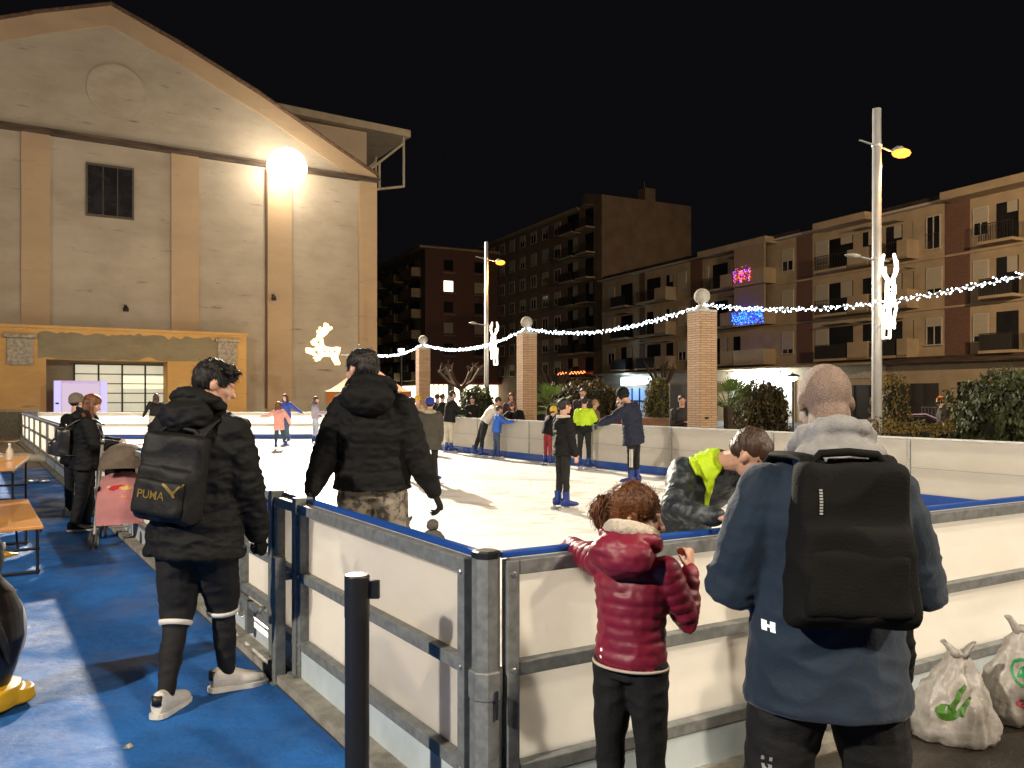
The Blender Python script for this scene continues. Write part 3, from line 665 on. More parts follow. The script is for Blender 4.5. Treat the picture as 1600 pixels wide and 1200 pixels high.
# ---------------------------------------------------------------- floodlight masts: behind the viewer, and unseen added ones beside the rink
def flood_mast(label, x, y, z, tx, ty, tz, col, en, n=2, size=.28, cone=150, vis=True, head=.5):
    q = thing('floodlight', label, 'floodlight', (x,y,0))
    d = (V((tx,ty,tz))-V((x,y,z))).normalized(); Rm = d.to_track_quat('-Z','Y').to_matrix().to_4x4()
    g = nb(); limb(g,[(0,0,0),(0,0,z-.3)],.09,12); finish('mast', g, galv, q)
    g = nb(); box(g,-head/2,head/2,-head/2,head/2,-.04,.16,Matrix.Translation((0,0,z))@Rm,bev=.02); finish('housing', g, blk_metal, q)
    g = nb(); box(g,-head*.45,head*.45,-head*.45,head*.45,-.06,-.042,Matrix.Translation((0,0,z))@Rm); finish('lens', g, glow('flood_lens_%d_%d'%(x,y),col,30), q)
    l = bpy.data.lights.new('flood','SPOT'); l.color = col; l.energy = en; l.shadow_soft_size = size; l.spot_size = radians(cone); l.spot_blend = .5
    o = bpy.data.objects.new('flood_light', l); link(o, q); o.rotation_euler = Rm.to_euler(); o.location = V((0,0,z))+d*.15
    return q
# ---------------------------------------------------------------- the old hall
hP = V((-7.16,42.0)); hw = V((-.854,-.521)).normalized(); hn = V((hw.y*-1,hw.x)); hrz = math.atan2(hw.y,hw.x)
if hn.y > 0: pass
def ht(px, off=0.0):                      # distance along the hall front seen at column px
    k = (px-800)/F; o = hP + V((-hw.y,hw.x))*off
    return (k*o.y-o.x)/(hw.x-k*hw.y)
def hz(px, py, off=0.0):
    t = ht(px,off); d = (hP+V((-hw.y,hw.x))*off+hw*t).y; return gz(py,d)
def plaster(name, c, c2, st, sc=.55):
    m = bpy.data.materials.new(name); m.use_nodes = True; N = m.node_tree.nodes; L = m.node_tree.links; b = N['Principled BSDF']; b.inputs['Roughness'].default_value = .9
    tc = N.new('ShaderNodeTexCoord'); mp = N.new('ShaderNodeMapping'); mp.inputs['Scale'].default_value = (.7,1,1.3); L.new(tc.outputs['Object'], mp.inputs[0])
    n1 = N.new('ShaderNodeTexNoise'); n1.inputs['Scale'].default_value = sc; n1.inputs['Detail'].default_value = 10; n1.inputs['Roughness'].default_value = .62; L.new(mp.outputs[0], n1.inputs[0])
    r1 = N.new('ShaderNodeValToRGB'); r1.color_ramp.elements[0].position = .38; r1.color_ramp.elements[1].position = .62; r1.color_ramp.elements[0].color = (*c2,1); r1.color_ramp.elements[1].color = (*c,1); L.new(n1.outputs[0], r1.inputs[0])
    mp2 = N.new('ShaderNodeMapping'); mp2.inputs['Scale'].default_value = (.5,1,4.0); L.new(tc.outputs['Object'], mp2.inputs[0])
    n2 = N.new('ShaderNodeTexNoise'); n2.inputs['Scale'].default_value = 1.1; n2.inputs['Detail'].default_value = 12; n2.inputs['Roughness'].default_value = .7; L.new(mp2.outputs[0], n2.inputs[0])
    r2 = N.new('ShaderNodeValToRGB'); r2.color_ramp.elements[0].position = .60; r2.color_ramp.elements[1].position = .68; r2.color_ramp.elements[0].color = (0,0,0,1); r2.color_ramp.elements[1].color = (1,1,1,1); L.new(n2.outputs[0], r2.inputs[0])
    mx = N.new('ShaderNodeMix'); mx.data_type = 'RGBA'; L.new(r2.outputs[0], mx.inputs[0]); L.new(r1.outputs[0], mx.inputs[6]); mx.inputs[7].default_value = (*st,1)
    L.new(mx.outputs[2], b.inputs['Base Color'])
    bp = N.new('ShaderNodeBump'); bp.inputs['Strength'].default_value = .5; bp.inputs['Distance'].default_value = .03; L.new(n2.outputs[0], bp.inputs['Height']); L.new(bp.outputs[0], b.inputs['Normal'])
    MATS[name] = m; return m
cream = plaster('peeling_cream_plaster', (.45,.405,.33),(.36,.32,.255),(.17,.14,.11))
ochre = plaster('ochre_plaster', (.47,.355,.23),(.41,.31,.205),(.33,.26,.18), .4)
ochre2 = plaster('worn_ochre_plaster', (.62,.39,.14),(.54,.33,.12),(.24,.19,.12), .9)
band_m = mat('stained_moulding',(.13,.095,.07),.9,var=.3,vscale=2,stretch=(.4,1,3),col2=(.045,.035,.03),bump=.4,bscale=8)
hall = thing('old_hall','large old cream and ochre gabled hall with peeling plaster behind the rink','hall',(hP.x,hP.y,0),hrz)
HWd = 25.0; zb = -.39
gz_pts = [(0,13.0),(3,14.5),(6,16.05),(9.5,17.6),(12.5,18.75),(15.5,17.6),(19,16.05),(22,14.5),(25,13.0)]
g = nb(); prism(g,[(0,zb),(25,zb)]+[(x,z) for x,z in gz_pts[::-1]],-30,0); finish('wall', g, cream, hall)
g = nb()
for (a,b_) in zip(gz_pts[:-1],gz_pts[1:]):
    prism(g,[(a[0]+.002,a[1]-.75),(b_[0]-.002,b_[1]-.75),(b_[0]-.002,b_[1]+.12),(a[0]+.002,a[1]+.12)],.0,.10)
finish('coping', g, ochre, hall)
g = nb()
for (a,b_) in zip(gz_pts[:-1],gz_pts[1:]): prism(g,[(a[0]-.05,a[1]+.125),(b_[0]+.0,b_[1]+.125),(b_[0]+.0,b_[1]+.22),(a[0]-.05,a[1]+.22)],-30,.3)
finish('roof', g, mat('roof_tile',(.16,.10,.07),.9,var=.3,vscale=6), hall)
g = nb(); box(g,-.12,25,.003,.12,12.72,12.88); box(g,-.18,25,.003,.20,12.883,13.00); finish('moulding', g, band_m, hall)
for a,b_ in ((560,587),(417,455),(267,310),(33,78)):
    g = nb(); t1, t2 = ht(a), ht(b_); box(g,min(t1,t2)+(.0 if b_!=587 else -.02),max(t1,t2),.003,.14,zb,12.715); finish('pilaster', g, ochre, hall)
g = nb(); box(g,19.3,20.6,.003,.14,zb,12.715); finish('pilaster', g, ochre, hall)
# round patch where a clock used to be
g = nb(); lathe(g,[(1.2,0),(1.2,.05),(1.13,.06)],40,Matrix.Translation((ht(182),0.0,hz(182,142)))@Matrix.Rotation(-pi/2,4,'X')); finish('round_patch', g, plaster('patch_plaster',(.46,.41,.33),(.38,.33,.26),(.26,.22,.17),1.2), hall)
# window
t1,t2 = ht(206),ht(137); z1,z2 = hz(170,337),hz(170,262)
g = nb(); box(g,t1,t2,.003,.05,z1,z2); wdw = finish('window', g, mat('dark_glass',(.03,.03,.034),.12,spec=.8,var=.3,vscale=1.5), hall)
g = nb(); 
for a,b_,c,d_ in ((t1-.08,t2+.08,z1-.1,z1),(t1-.08,t2+.08,z2,z2+.1),(t1-.08,t1,z1,z2),(t2,t2+.08,z1,z2)): box(g,a+.001,b_-.001,.003,.09,c,d_)
for k in (.33,.66): box(g,t1+(t2-t1)*k-.02,t1+(t2-t1)*k+.02,.051,.065,z1,z2)
finish('frame', g, mat('window_frame_dark',(.09,.075,.06),.6), wdw)
# small bracket lamp and pipe on the facade
for px,py in ((424,467),(195,484)):
    g = nb(); t = ht(px); z = hz(px,py); limb(g,[(t,.0,z+.2),(t,.4,z+.15)],.04,8); lathe(g,[(.05,.12),(.13,.0),(.11,-.12)],12,Matrix.Translation((t,.45,z))); finish('wall_lamp', g, blk_metal, hall)
g = nb(); limb(g,[(ht(415),.08,1),(ht(415),.08,12.6)],.04,8); finish('drain_pipe', g, mat('pipe_brown',(.16,.10,.06),.6), hall)
# bright floodlight fixed to the hall front
LT = V((ht(437),0,hz(437,272)))
lamp = thing('floodlight','dazzling white floodlight with a glare-sized globe high on the front of the old hall','floodlight',(*(hP+hw*LT.x),0),hrz)
g = nb(); limb(g,[(0,.14,LT.z-.6),(0,.8,LT.z-.2),(0,1.1,LT.z)],.06,10); limb(g,[(-.95,1.1,LT.z),(.95,1.1,LT.z)],.05,8); finish('bracket', g, galv, lamp)
for q_ in range(1):
        Mx = Matrix.Translation((0,1.25,LT.z))@Matrix.Rotation(radians(-14)-pi/2,4,'X')
        g = nb(); lathe(g,[(.2,-1.0),(.36,-.96),(.36,-.86),(.2,-.84)],24,Mx); hd = finish('lamp_head', g, galv, lamp)
        g = nb(); ell(g,(0,1.3,LT.z),(.93,.93,.93),sub=4); finish('lens', g, glow('flood_white',(1,.84,.64),14) if 'flood_white' not in MATS else MATS['flood_white'], hd)  # glowing globe swollen to the lamp's glare, gives the halo on the wall
l = bpy.data.lights.new('flood','SPOT'); l.color = (1,.90,.74); l.energy = 60000; l.shadow_soft_size = .28; l.spot_size = radians(128); l.spot_blend = .3
o = bpy.data.objects.new('flood_light', l); link(o, lamp); o.location = (0,2.55,LT.z); o.rotation_euler = Matrix.Rotation(radians(-68+0),3,'X').inverted().to_euler()
# side box with canopy and truss at the right flank
sb = thing('stage_house','pale box and projecting canopy on struts at the right flank of the hall','canopy building',(hP.x,hP.y,0),hrz)
pale = plaster('pale_render',(.50,.42,.31),(.44,.36,.27),(.38,.32,.24),.5)
D = 3.5
g = nb(); box(g,-.85,7.0,-D-8,-D,9.5,16.55); finish('wall', g, pale, sb)
g = nb(); prism(g,[(8,16.75),(-3.35,16.56),(-3.35,16.95),(8,17.15)],-D-8,-D+.5); finish('canopy', g, mat('canopy_sheet',(.42,.36,.27),.7,var=.1,vscale=2), sb)
for y_ in (-D+.3,-D-4):
    g = nb()
    for a,b_ in (((-.85,13.2),(-3.0,13.7)),((-3.0,13.7),(-3.0,16.5)),((-3.0,16.2),(-.85,14.3)),((-1.5,14.9),(-1.5,13.4)),((-.85,13.2),(-.85,12.6))): limb(g,[(a[0],y_,a[1]),(b_[0],y_,b_[1])],.075,8)
    finish('truss', g, mat('white_steel',(.52,.47,.38),.5), sb)
# ---- porch in front of the hall
OFF = 1.6
pz1 = hz(200,518,OFF)
tR = ht(385,OFF); o1, o2 = ht(262,OFF), ht(72,OFF); zo = hz(160,563,OFF)
pc = thing('porch','ochre plastered entrance porch with worn grey patches in front of the hall','porch',(*(hP+V((-hw.y,hw.x))*0.0),0),hrz)
g = nb()
box(g,tR,o1,.15,OFF,zb,pz1); box(g,o2,26,.15,OFF,zb,pz1); box(g,o1,o2,.15,OFF,zo,pz1-.001)
finish('wall', g, ochre2, pc)
g = nb(); box(g,tR-.08,26.05,.14,OFF+.08,pz1,pz1+.12); finish('ledge', g, ochre2, pc)
patch = plaster('bare_cement',(.27,.235,.15),(.22,.19,.12),(.40,.24,.10),1.4)
g = nb()
pp = []; n_=46
for i in range(n_): pp.append((tR+.6+(o2+.3-tR-.6)*i/(n_-1), pz1-.12-.28*abs(noise.noise(V((i*.35,3,0))))-.15*(noise.noise(V((i*.9,8,0))))))
pq = [(x, zo+.02+.30*max(0,noise.noise(V((x*1.3,9,1))))) for x,_ in pp]
for i in range(n_-1):
    prism(g,[pq[i],pq[i+1],pp[i+1],pp[i]],OFF+.001,OFF+.018)
finish('bare_cement_patch', g, patch, pc)
for a,b_,c,d_ in ((52,10,528,570),(370,340,535,572)):
    t1,t2 = ht(a,OFF),ht(b_,OFF); zt,zl = hz((a+b_)/2,c,OFF),hz((a+b_)/2,d_,OFF)
    g = nb(); box(g,t1,t2,OFF+.02,OFF+.10,zl,zt,bev=.03); pl_ = finish('plaque', g, mat('carved_stone',(.46,.42,.34),.85,var=.25,vscale=7,bump=1.0,bscale=14), pc)
    g = nb(); box(g,t1-.12,t2+.12,OFF+.02,OFF+.22,zt,zt+.16,bev=.04); finish('cornice', g, MATS['carved_stone'], pl_)
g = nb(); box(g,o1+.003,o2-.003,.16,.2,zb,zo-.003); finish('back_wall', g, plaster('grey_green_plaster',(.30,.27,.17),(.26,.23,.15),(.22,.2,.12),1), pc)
t1,t2 = ht(262,.3),ht(116,.3); z1,z2 = 0.0,hz(190,570,.3)
g = nb(); box(g,t1,t2,.22,.26,z1,z2); win = finish('glazed_door', g, mat('frosted_glass',(.55,.55,.45),.35,emit=(.72,.70,.52),es=.42,var=.12,vscale=.5), pc)
g = nb()
for k in range(5): x=t1+(t2-t1)*k/4; box(g,x-.035,x+.035,.262,.32,z1,z2)
for k in range(12): z=z2-k*.42*(1 if k<1 else 1); box(g,t1,t2,.263,.30,z-.02,z+.02)
finish('grid', g, mat('dark_iron',(.03,.028,.025),.6), win)
g = nb(); box(g,t1+.1,(t1+t2)/2,.261,.266,z2-1.05,z2-.5); finish('lit_pane', g, glow('warm_pane',(1,.82,.5),1.1), win)
# kiosk with violet light standing in the porch
kx = hP+V((-hw.y,hw.x))*2.6+hw*ht(126,2.6)
kk = thing('vending_kiosk','tall pale violet backlit cabinet standing in the porch beside the door','kiosk',(kx.x,kx.y,0),hrz)
g = nb(); box(g,-.95,.95,-.3,.25,0,2.2,bev=.02); finish('cabinet', g, mat('violet_white_plastic',(.5,.42,.6),.5,emit=(.62,.48,.9),es=.35), kk)
g = nb(); box(g,-.66,.66,.252,.262,.5,2.08); finish('front_panel', g, glow('violet_panel',(.75,.58,.72),.75), kk)
glow('violet_strip',(.62,.55,1),.9)
for xs in (-.95,.72):
    g = nb(); box(g,xs,xs+.23,.252,.27,.1,2.19); finish('side_strip', g, MATS['violet_strip'], kk)
g = nb(); box(g,.78,.90,.271,.276,1.25,1.32); finish('slot', g, blk_metal, kk)
# crowd barrier with grey mesh, and pale pipes at the far left
bq = thing('mesh_barrier','low barrier covered in grey mesh left of the rink end','barrier',(gx(58,27.5),27.5,0),radians(178))
g = nb(); box(g,0,6,-.01,.01,.12,1.05); finish('mesh_sheet', g, mat('grey_mesh',(.20,.19,.15),.8,var=.2,vscale=12,transl=.3), bq)
g = nb()
for x in (0,1.2,2.4,3.6,4.8,6): limb(g,[(x,-.03,0),(x,-.03,1.1)],.02,6)
limb(g,[(0,-.03,1.1),(6,-.03,1.1)],.02,6); finish('rail', g, galv, bq)
for i,(dd,lab) in enumerate(((19.6,'upper pale hose lying on the paving left of the rink'),(18.7,'lower pale hose lying on the paving left of the rink'))):
    h_ = thing('hose',lab,'hose',(0,0,0),0,'pale hoses on the paving'); g = nb()
    tube(g,[V((gx(-40+k*13,dd-.12*k*(i*.5+.3)),dd+sin(k*.9+i)*.12+.35*sin(k*.4)+ (i*.0),.09+.02*sin(k*1.7))) for k in range(9)],.075,10); finish('pipe', g, mat('pale_hose',(.55,.50,.42),.6), h_)
# ---------------------------------------------------------------- apartment buildings
wallA = mat('beige_render',(.40,.31,.20),.9,var=.12,vscale=.8,bump=.1,bscale=10)
wallB = mat('brown_render',(.21,.155,.11),.9,var=.15,vscale=.7)
brk = brick('dark_brick',(.17,.085,.055),(.13,.065,.045),(.08,.05,.035),1.0,.24,.07,.008,.3)
win_d = mat('window_dark',(.02,.02,.022),.15,spec=.7,var=.3,vscale=.7)
shut = mat('roller_shutter',(.40,.36,.28),.7,var=.08,vscale=2,stretch=(.1,.1,30))
rail_m = mat('dark_railing',(.025,.02,.018),.6,var=.2,vscale=9)
frame_w = mat('pale_window_frame',(.50,.46,.40),.6)
roof_d = mat('dark_roof_tile',(.05,.035,.028),.9,var=.3,vscale=3)
def mk_meshes():
    pass
def win_part(par, x0,x1,z0,z1,kind='shutter',frac=.75,y=0.003,lit=None):
    g = nb(); box(g,x0,x1,y,y+.02,z0,z1); w_ = finish('window', g, win_d if lit is None else lit, par)
    g = nb()
    t=.055
    box(g,x0-t,x1+t,y,y+.07,z1,z1+t); box(g,x0-t,x0,y,y+.07,z0,z1); box(g,x1,x1+t,y,y+.07,z0,z1); box(g,(x0+x1)/2-.03,(x0+x1)/2+.03,y+.021,y+.05,z0,z1-.001); box(g,x0-.1,x1+.1,y,y+.16,z0-.07,z0)
    finish('frame', g, frame_w, w_)
    if kind == 'shutter':
        g = nb(); box(g,x0+.001,x1-.001,y+.051,y+.064,z1-(z1-z0)*frac,z1-.002); finish('shutter', g, shut, w_)
    if kind == 'rail':
        g = nb()
        for k in range(int((x1-x0)/.14)+1): box(g,x0+k*.14-.01,x0+k*.14+.01,y+.17,y+.185,z0-.02,z0+.9)
        box(g,x0-.05,x1+.05,y+.165,y+.19,z0+.9,z0+.93); finish('railing', g, rail_m, w_)
    return w_
def balcony(par, x0,x1,z,dep=1.1,kind='rail',solid=None,glass=True,seedv=0):
    g = nb(); box(g,x0,x1,.003,dep,z-.16,z); b_ = finish('balcony', g, wallA, par)
    if glass:
        g = nb(); box(g,x0+.35,x1-.35,.003,.03,z+.02,z+2.2); finish('glass_door', g, win_d, b_)
        if random.random()<.6:
            g = nb(); box(g,x0+.4,(x0+x1)/2,.031,.05,z+2.2-random.uniform(.5,1.8),z+2.19); finish('shutter', g, shut, b_)
    if kind == 'rail':
        g = nb(); n = int((x1-x0)/.13)
        for k in range(n+1): box(g,x0+.03+k*(x1-x0-.06)/n-.012,x0+.03+k*(x1-x0-.06)/n+.012,dep-.05,dep-.03,z,z+.92)
        for k in range(7): box(g,x0+.02,x0+.035,.1+k*.15,.115+k*.15,z,z+.92); box(g,x1-.035,x1-.02,.1+k*.15,.115+k*.15,z,z+.92)
        box(g,x0,x1,dep-.06,dep-.02,z+.92,z+.96); finish('railing', g, rail_m, b_)
        if random.random()<.75:
            g = nb(); box(g,x0+.05,x1-.05,dep-.07,dep-.062,z+.02,z+.9); finish('windscreen', g, mat('dark_cloth',(.04,.035,.03),.8), b_)
    else:
        g = nb(); box(g,x0+.003,x1-.003,dep-.12,dep,z-.155,z+1.0); box(g,x0+.003,x0+.12,.01,dep-.121,z+.001,z+.999); box(g,x1-.12,x1-.003,.01,dep-.121,z+.001,z+.999); finish('parapet', g, solid or wallA, b_)
    if random.random()<.4:
        g = nb(); zz=z+2.35; prism(g,[(x0+.2,zz),(x1-.2,zz),(x1-.2,zz+.04),(x0+.2,zz+.04)],.02,.9,None); finish('awning', g, mat('faded_awning',(.33,.29,.22),.8), b_)
    return b_
aO = V((28,43.7)); ad = V((-.446,.895)).normalized(); arz = math.atan2(ad.y,ad.x)
def at_(px):
    k = (px-800)/F; return (k*aO.y-aO.x)/(ad.x-k*ad.y)
apt = thing('apartment_building','beige four storey apartment block with brick strips and balconies over the shops','apartment block',(aO.x,aO.y,0),arz)
fl = [4.05,7.1,10.15]; eave = 13.15; X0,X1 = -14.0, at_(941)
g = nb(); box(g,X0,X1,-12,0,-.4,eave); finish('wall', g, wallA, apt)
g = nb(); box(g,X0-.3,X1+.3,-12.3,.45,eave,eave+.14); finish('eaves', g, frame_w, apt)
g = nb(); prism(g,[(X0-.3,eave+.15),(X1+.3,eave+.15),(X1-1,eave+.42),(X0+1,eave+.42)],-12.2,.38); rf = finish('roof', g, roof_d, apt)
# roof profile steps: raised eaves parts
for a,b_ in ((1108,1215),(1290,1372),(1490,1640)):
    s0,s1 = sorted((at_(a),at_(b_))); g = nb(); box(g,s0,s1,-2,1.25,eave-.15,eave+.32); finish('projecting_eave', g, wallA, apt)
for a,b_ in ((1478,1516),(1246,1270),(1080,1098),(1000,1008)):
    s0,s1 = sorted((at_(a),at_(b_))); g = nb(); box(g,s0,s1,.003,.06,3.95,eave-.02); finish('brick_strip', g, brk, apt)
s0,s1=-6,-3; g = nb(); box(g,s0,s1,.003,.06,3.95,eave-.02); finish('brick_strip', g, brk, apt)
g = nb()
for z in fl: box(g,X0,X1,.062,.12,z-.3,z-.18)
finish('string_course', g, wallA, apt)
for fi,z in enumerate(fl):
    for a,b_,kd in ((1520,1548,'shutter'),(1447,1475,'french'),(1275,1297,'shutter'),(1222,1242,'shutter'),(1060,1074,'shutter'),(1103,1109,'shutter'),(950,962,'shutter')):
        s0,s1 = sorted((at_(a),at_(b_)))
        if kd == 'french' and fi == 2: w_ = win_part(apt,s0+.25,s1-.1,z+.35,z+2.3,'rail')
        else: win_part(apt,s0+.15,s1-.1,z+.65,z+2.2,'shutter',random.choice((.95,.8,1.0,.55,.3)))
    for a,b_,kd in ((1548,1602,'rail'),(1378,1418,'rail'),(1290,1340,'rail'),(1110,1142,'rail'),(1008,1036,'rail'),(968,992,'rail')):
        s0,s1 = sorted((at_(a),at_(b_)))
        balcony(apt,s0,s1,z+.05,1.15,kd)
    for a,b_ in ((1342,1374),(1142,1162),(1038,1056),(1420,1436)):
        s0,s1 = sorted((at_(a),at_(b_))); balcony(apt,s0,s1,z+.05,1.12,'solid')
    # enclosed corrugated balcony
    s0,s1 = sorted((at_(1164),at_(1212)))
    g = nb(); box(g,s0,s1,.003,1.2,z-.12,z+1.05); en = finish('balcony', g, wallA, apt)
    if fi != 0:
        g = nb(); n = 26
        for k in range(n): box(g,s0+(s1-s0)*k/n+.01,s0+(s1-s0)*(k+.72)/n,1.0,1.15,z+1.06,z+2.85)
        box(g,s0,s1,1.0,1.08,z+1.06,z+2.85) ; finish('corrugated_screen', g, mat('screen_tan',(.36,.27,.18),.7), en)
for i in range(2):
    z = fl[i]+0; balcony(apt,-5.6+0*i,-1.2-.3,z+.05,1.15,'rail')
# coloured light nets on two balconies
s0,s1 = sorted((at_(1164),at_(1192)))
for z,cols,sz,lab in ((fl[2]+.18,[((1,.02,.02),3),((.12,.05,1),4),((1,.2,.03),3)],(s0+.0,s1),'net of red and violet lights on an upper balcony parapet'),(fl[1]-.02,[((.01,.04,1),7),((.03,.2,1),6)],(sorted((at_(1162),at_(1212)))),'net of blue lights on a balcony parapet')):
    q = thing('light_net',lab,'light net',(*(aO+ad*0),0),arz,'light nets on balconies')
    g = nb(); bot = z
    for k in range(9): box(g,sz[0]+.05,sz[1]-.05,1.205,1.208,bot+k*.11,bot+k*.11+.008)
    finish('net', g, rail_m, q)
    for ci,(c,e) in enumerate(cols):
        g = nb()
        for k in range(int(150/len(cols))*(2 if cols[0][0][0]<.5 else 1)): bmesh.ops.create_icosphere(g, subdivisions=1, radius=random.uniform(.018,.04), matrix=Matrix.Translation((random.uniform(sz[0],sz[1]),1.23,bot+random.uniform(0,.95)+( .25 if random.random()<.2 else 0))))
        o_ = finish('bulb', g, glow('net_%s_%d'%(lab[7:10],ci),c,e), q); tag(o_, kind='stuff')
    l = bpy.data.lights.new('net','POINT'); l.color = cols[0][0] if len(cols)==2 else (.9,.1,.3); l.energy = 60 if len(cols)==2 else 4; l.shadow_soft_size=.5; o = bpy.data.objects.new('net_light', l); link(o,q); o.location=((sz[0]+sz[1])/2,1.7,bot+.5)
# satellite dish
g = nb(); lathe(g,[(.02,0),(.3,.06),(.45,.14)],20,Matrix.Translation((at_(1592),-1.5,eave+1.9))@Matrix.Rotation(radians(-70),4,'X')); limb(g,[(at_(1592),-1.6,eave+.5),(at_(1592),-1.6,eave+1.9)],.04,8); finish('satellite_dish', g, frame_w, apt)
# ground floor
g = nb(); box(g,X0,at_(1385),.003,.9,3.55,3.95); finish('shop_awning_ledge', g, mat('dark_ledge',(.10,.07,.05),.9,var=.4,vscale=2,stretch=(.3,1,6)), apt)
g = nb(); box(g,at_(1385)+.01,X1,.003,1.3,3.6,3.75); finish('shop_canopy_slab', g, wallA, apt)
g = nb(); box(g,at_(1385)+.01,X1,.003,.06,2.75,3.59); finish('fascia', g, mat('pale_fascia',(.45,.38,.28),.8), apt)
for a,b_,z0_,z1_,m_ in ((1467,1385,-.4,2.35,'garage'),(1530,1497,-.4,2.4,'dark'),(1384,1290,-.4,2.3,'garage'),(1085,1120,-.4,2.4,'dark'),(1055,1075,-.4,2.4,'dark')):
    s0,s1 = sorted((at_(a),at_(b_))); g = nb(); box(g,s0,s1,.003,.05,z0_,z1_); sh = finish('shop_front', g, mat('garage_door',(.05,.043,.036),.5,var=.2,vscale=.6) if m_=='garage' else win_d, apt)
    g = nb()
    for k in range(1,4): box(g,s0+(s1-s0)*k/4-.03,s0+(s1-s0)*k/4+.03,.051,.07,z0_,z1_)
    finish('frame', g, rail_m, sh)
# white dazzling shop
s0,s1 = sorted((at_(1140),at_(1242)))
g = nb(); box(g,s0,s1,.003,.10,-.4,3.0); ws = finish('white_shop_front', g, mat('white_shop',(.8,.8,.78),.5), apt)
g = nb(); box(g,s0+.3,s1-.3,.101,.16,2.55,3.3); finish('lit_sign', g, glow('white_shop_sign',(.93,1,.93),5), ws)
g = nb()
for k in range(5): x=s0+.6+k*(s1-s0-1.2)/4; limb(g,[(x,.1,3.48),(x,.7,3.5),(x,.8,3.40)],.025,6); ell(g,(x,.8,3.38),(.09,.09,.07))
finish('spot_lamp', g, blk_metal, ws)
g = nb(); box(g,s0+1.2,s0+2.1,.101,.12,-.2,2.1); finish('door_glass', g, mat('teal_lit_glass',(.1,.3,.35),.2,emit=(.1,.5,.6),es=.6), ws)
for k in (0,1):
    l = bpy.data.lights.new('shop','POINT'); l.color=(.95,1,.94); l.energy=900; l.shadow_soft_size=.5; o = bpy.data.objects.new('shop_light', l); link(o,ws); o.location=(s0+(s1-s0)*(.3+.4*k),1.0,3.1)
# bluish lit shop
s0,s1 = sorted((at_(973),at_(994))); g = nb(); box(g,s0,s1,.061,.22,gz(602,75),gz(589,75)); bs = finish('lit_sign', g, glow('blue_white_sign',(.55,.78,1),4.5), apt)
s2,s3 = sorted((at_(997),at_(1019))); g = nb(); box(g,s2,s3,.061,.22,gz(600,73),gz(588,73)); finish('lit_sign', g, MATS['blue_white_sign'], apt)
g = nb(); box(g,s1-4.2,s1-.6,.061,.15,-.4,2.3); finish('blue_door', g, mat('blue_lit_glass',(.2,.3,.5),.3,emit=(.35,.55,.9),es=.45), apt)
g = nb()
for k in range(4): box(g,s1-4.2+k*1.2-.12,s1-4.2+k*1.2+.06,.151,.2,-.4,2.3)
box(g,s1-4.2,s1-.6,.151,.2,1.0,1.15); finish('blue_frame', g, mat('navy_frame',(.02,.03,.12),.5), apt)
l = bpy.data.lights.new('shop','POINT'); l.color=(.5,.75,1); l.energy=260; l.shadow_soft_size=.4; o = bpy.data.objects.new('shop_light', l); link(o,apt); o.location=((s1+s2)/2,1.5,3.1)
# tall block
tO = V((9.6,85.5)); tb_ = thing('apartment_building','tall dark brown seven storey block with a blank side wall beyond the beige block','apartment block',(tO.x,tO.y,0),arz)
TH = 22.3
g = nb(); prism(g,[(0,-.4),(36,-.4),(36,TH),(4.5,TH),(3.5,TH+1.7),(0,TH+.8)],-12,0); finish('wall', g, wallB, tb_)
g = nb(); prism(g,[(4.4,TH+.05),(36.4,TH+.05),(36.4,TH+.35),(4.4,TH+.35)],-15,.5); finish('eaves', g, wallA, tb_)
g = nb(); prism(g,[(4.4,TH+.36),(36,TH+.36),(36,TH+2.4),(6,TH+2.4)],-14,-4); finish('roof', g, roof_d, tb_)
g = nb(); limb(g,[(2,-7,TH),(2,-7,TH+3.4)],.05,6); box(g,1.3,2.7,-8,-6.6,TH,TH+2.6); finish('chimney', g, wallB, tb_)
for fi in range(7):
    z = 3.6+fi*2.72
    for k,(x0,x1) in enumerate(((1.3,3.6),(4.4,7.4))): balcony(tb_,x0,x1,z,1.2,'rail')
    for k in range(9):
        x = 8.8+k*3.0; lit = None
        win_part(tb_,x,x+1.3,z+.55,z+1.95,'shutter',random.choice((.2,.3,.5,.9)) if fi>4 else random.choice((.2,.5,.1)),lit=lit)
g = nb()
for k in range(30): bmesh.ops.create_icosphere(g, subdivisions=1, radius=.055, matrix=Matrix.Translation((1.4+k*.2,1.25,gz(582,87)+.12*sin(k*1.9))))
o_ = finish('bulb', g, glow('red_string',(1,.22,.06),6), tb_); tag(o_,kind='stuff')
# far left block
fO = V((-11.0,103.0)); fd = ad.copy()
fb = thing('apartment_building','distant apartment block with reddish brick side and banded balconies left of the pillars','apartment block',(gx(664,104),104,0),arz)
FH = gz(388,104)
wallC = mat('grey_green_render',(.22,.20,.16),.9,var=.1); redb = brick('red_brick',(.16,.075,.055),(.13,.06,.045),(.08,.055,.045),1,.3,.09,.01,.3)
g = nb(); box(g,0,32,-11.5,0,-.4,FH); finish('wall', g, wallC, fb)
g = nb(); box(g,-.06,-.003,-11.5,0.0,3.4,FH-.02); finish('brick_side', g, redb, fb)
g = nb(); box(g,-.5,32,-12,.9,FH,FH+.3); finish('eaves', g, wallA, fb)
litw = glow('lit_window',(1,.62,.25),1.5); litc = glow('lit_window_pale',(1,.86,.6),2.2)
for fi in range(6):
    z = 3.7+fi*2.75
    for k in range(4):
        x0 = 1.6+k*7.2; b_ = balcony(fb,x0,x0+4.6,z,1.3,'solid'); 
        win_part(fb,x0+5.2,x0+6.3,z+.6,z+2.0,'shutter',.4,lit=litw if (fi,k) in ((4,2),(5,2)) else (litc if (fi,k)==(4,3) else None))
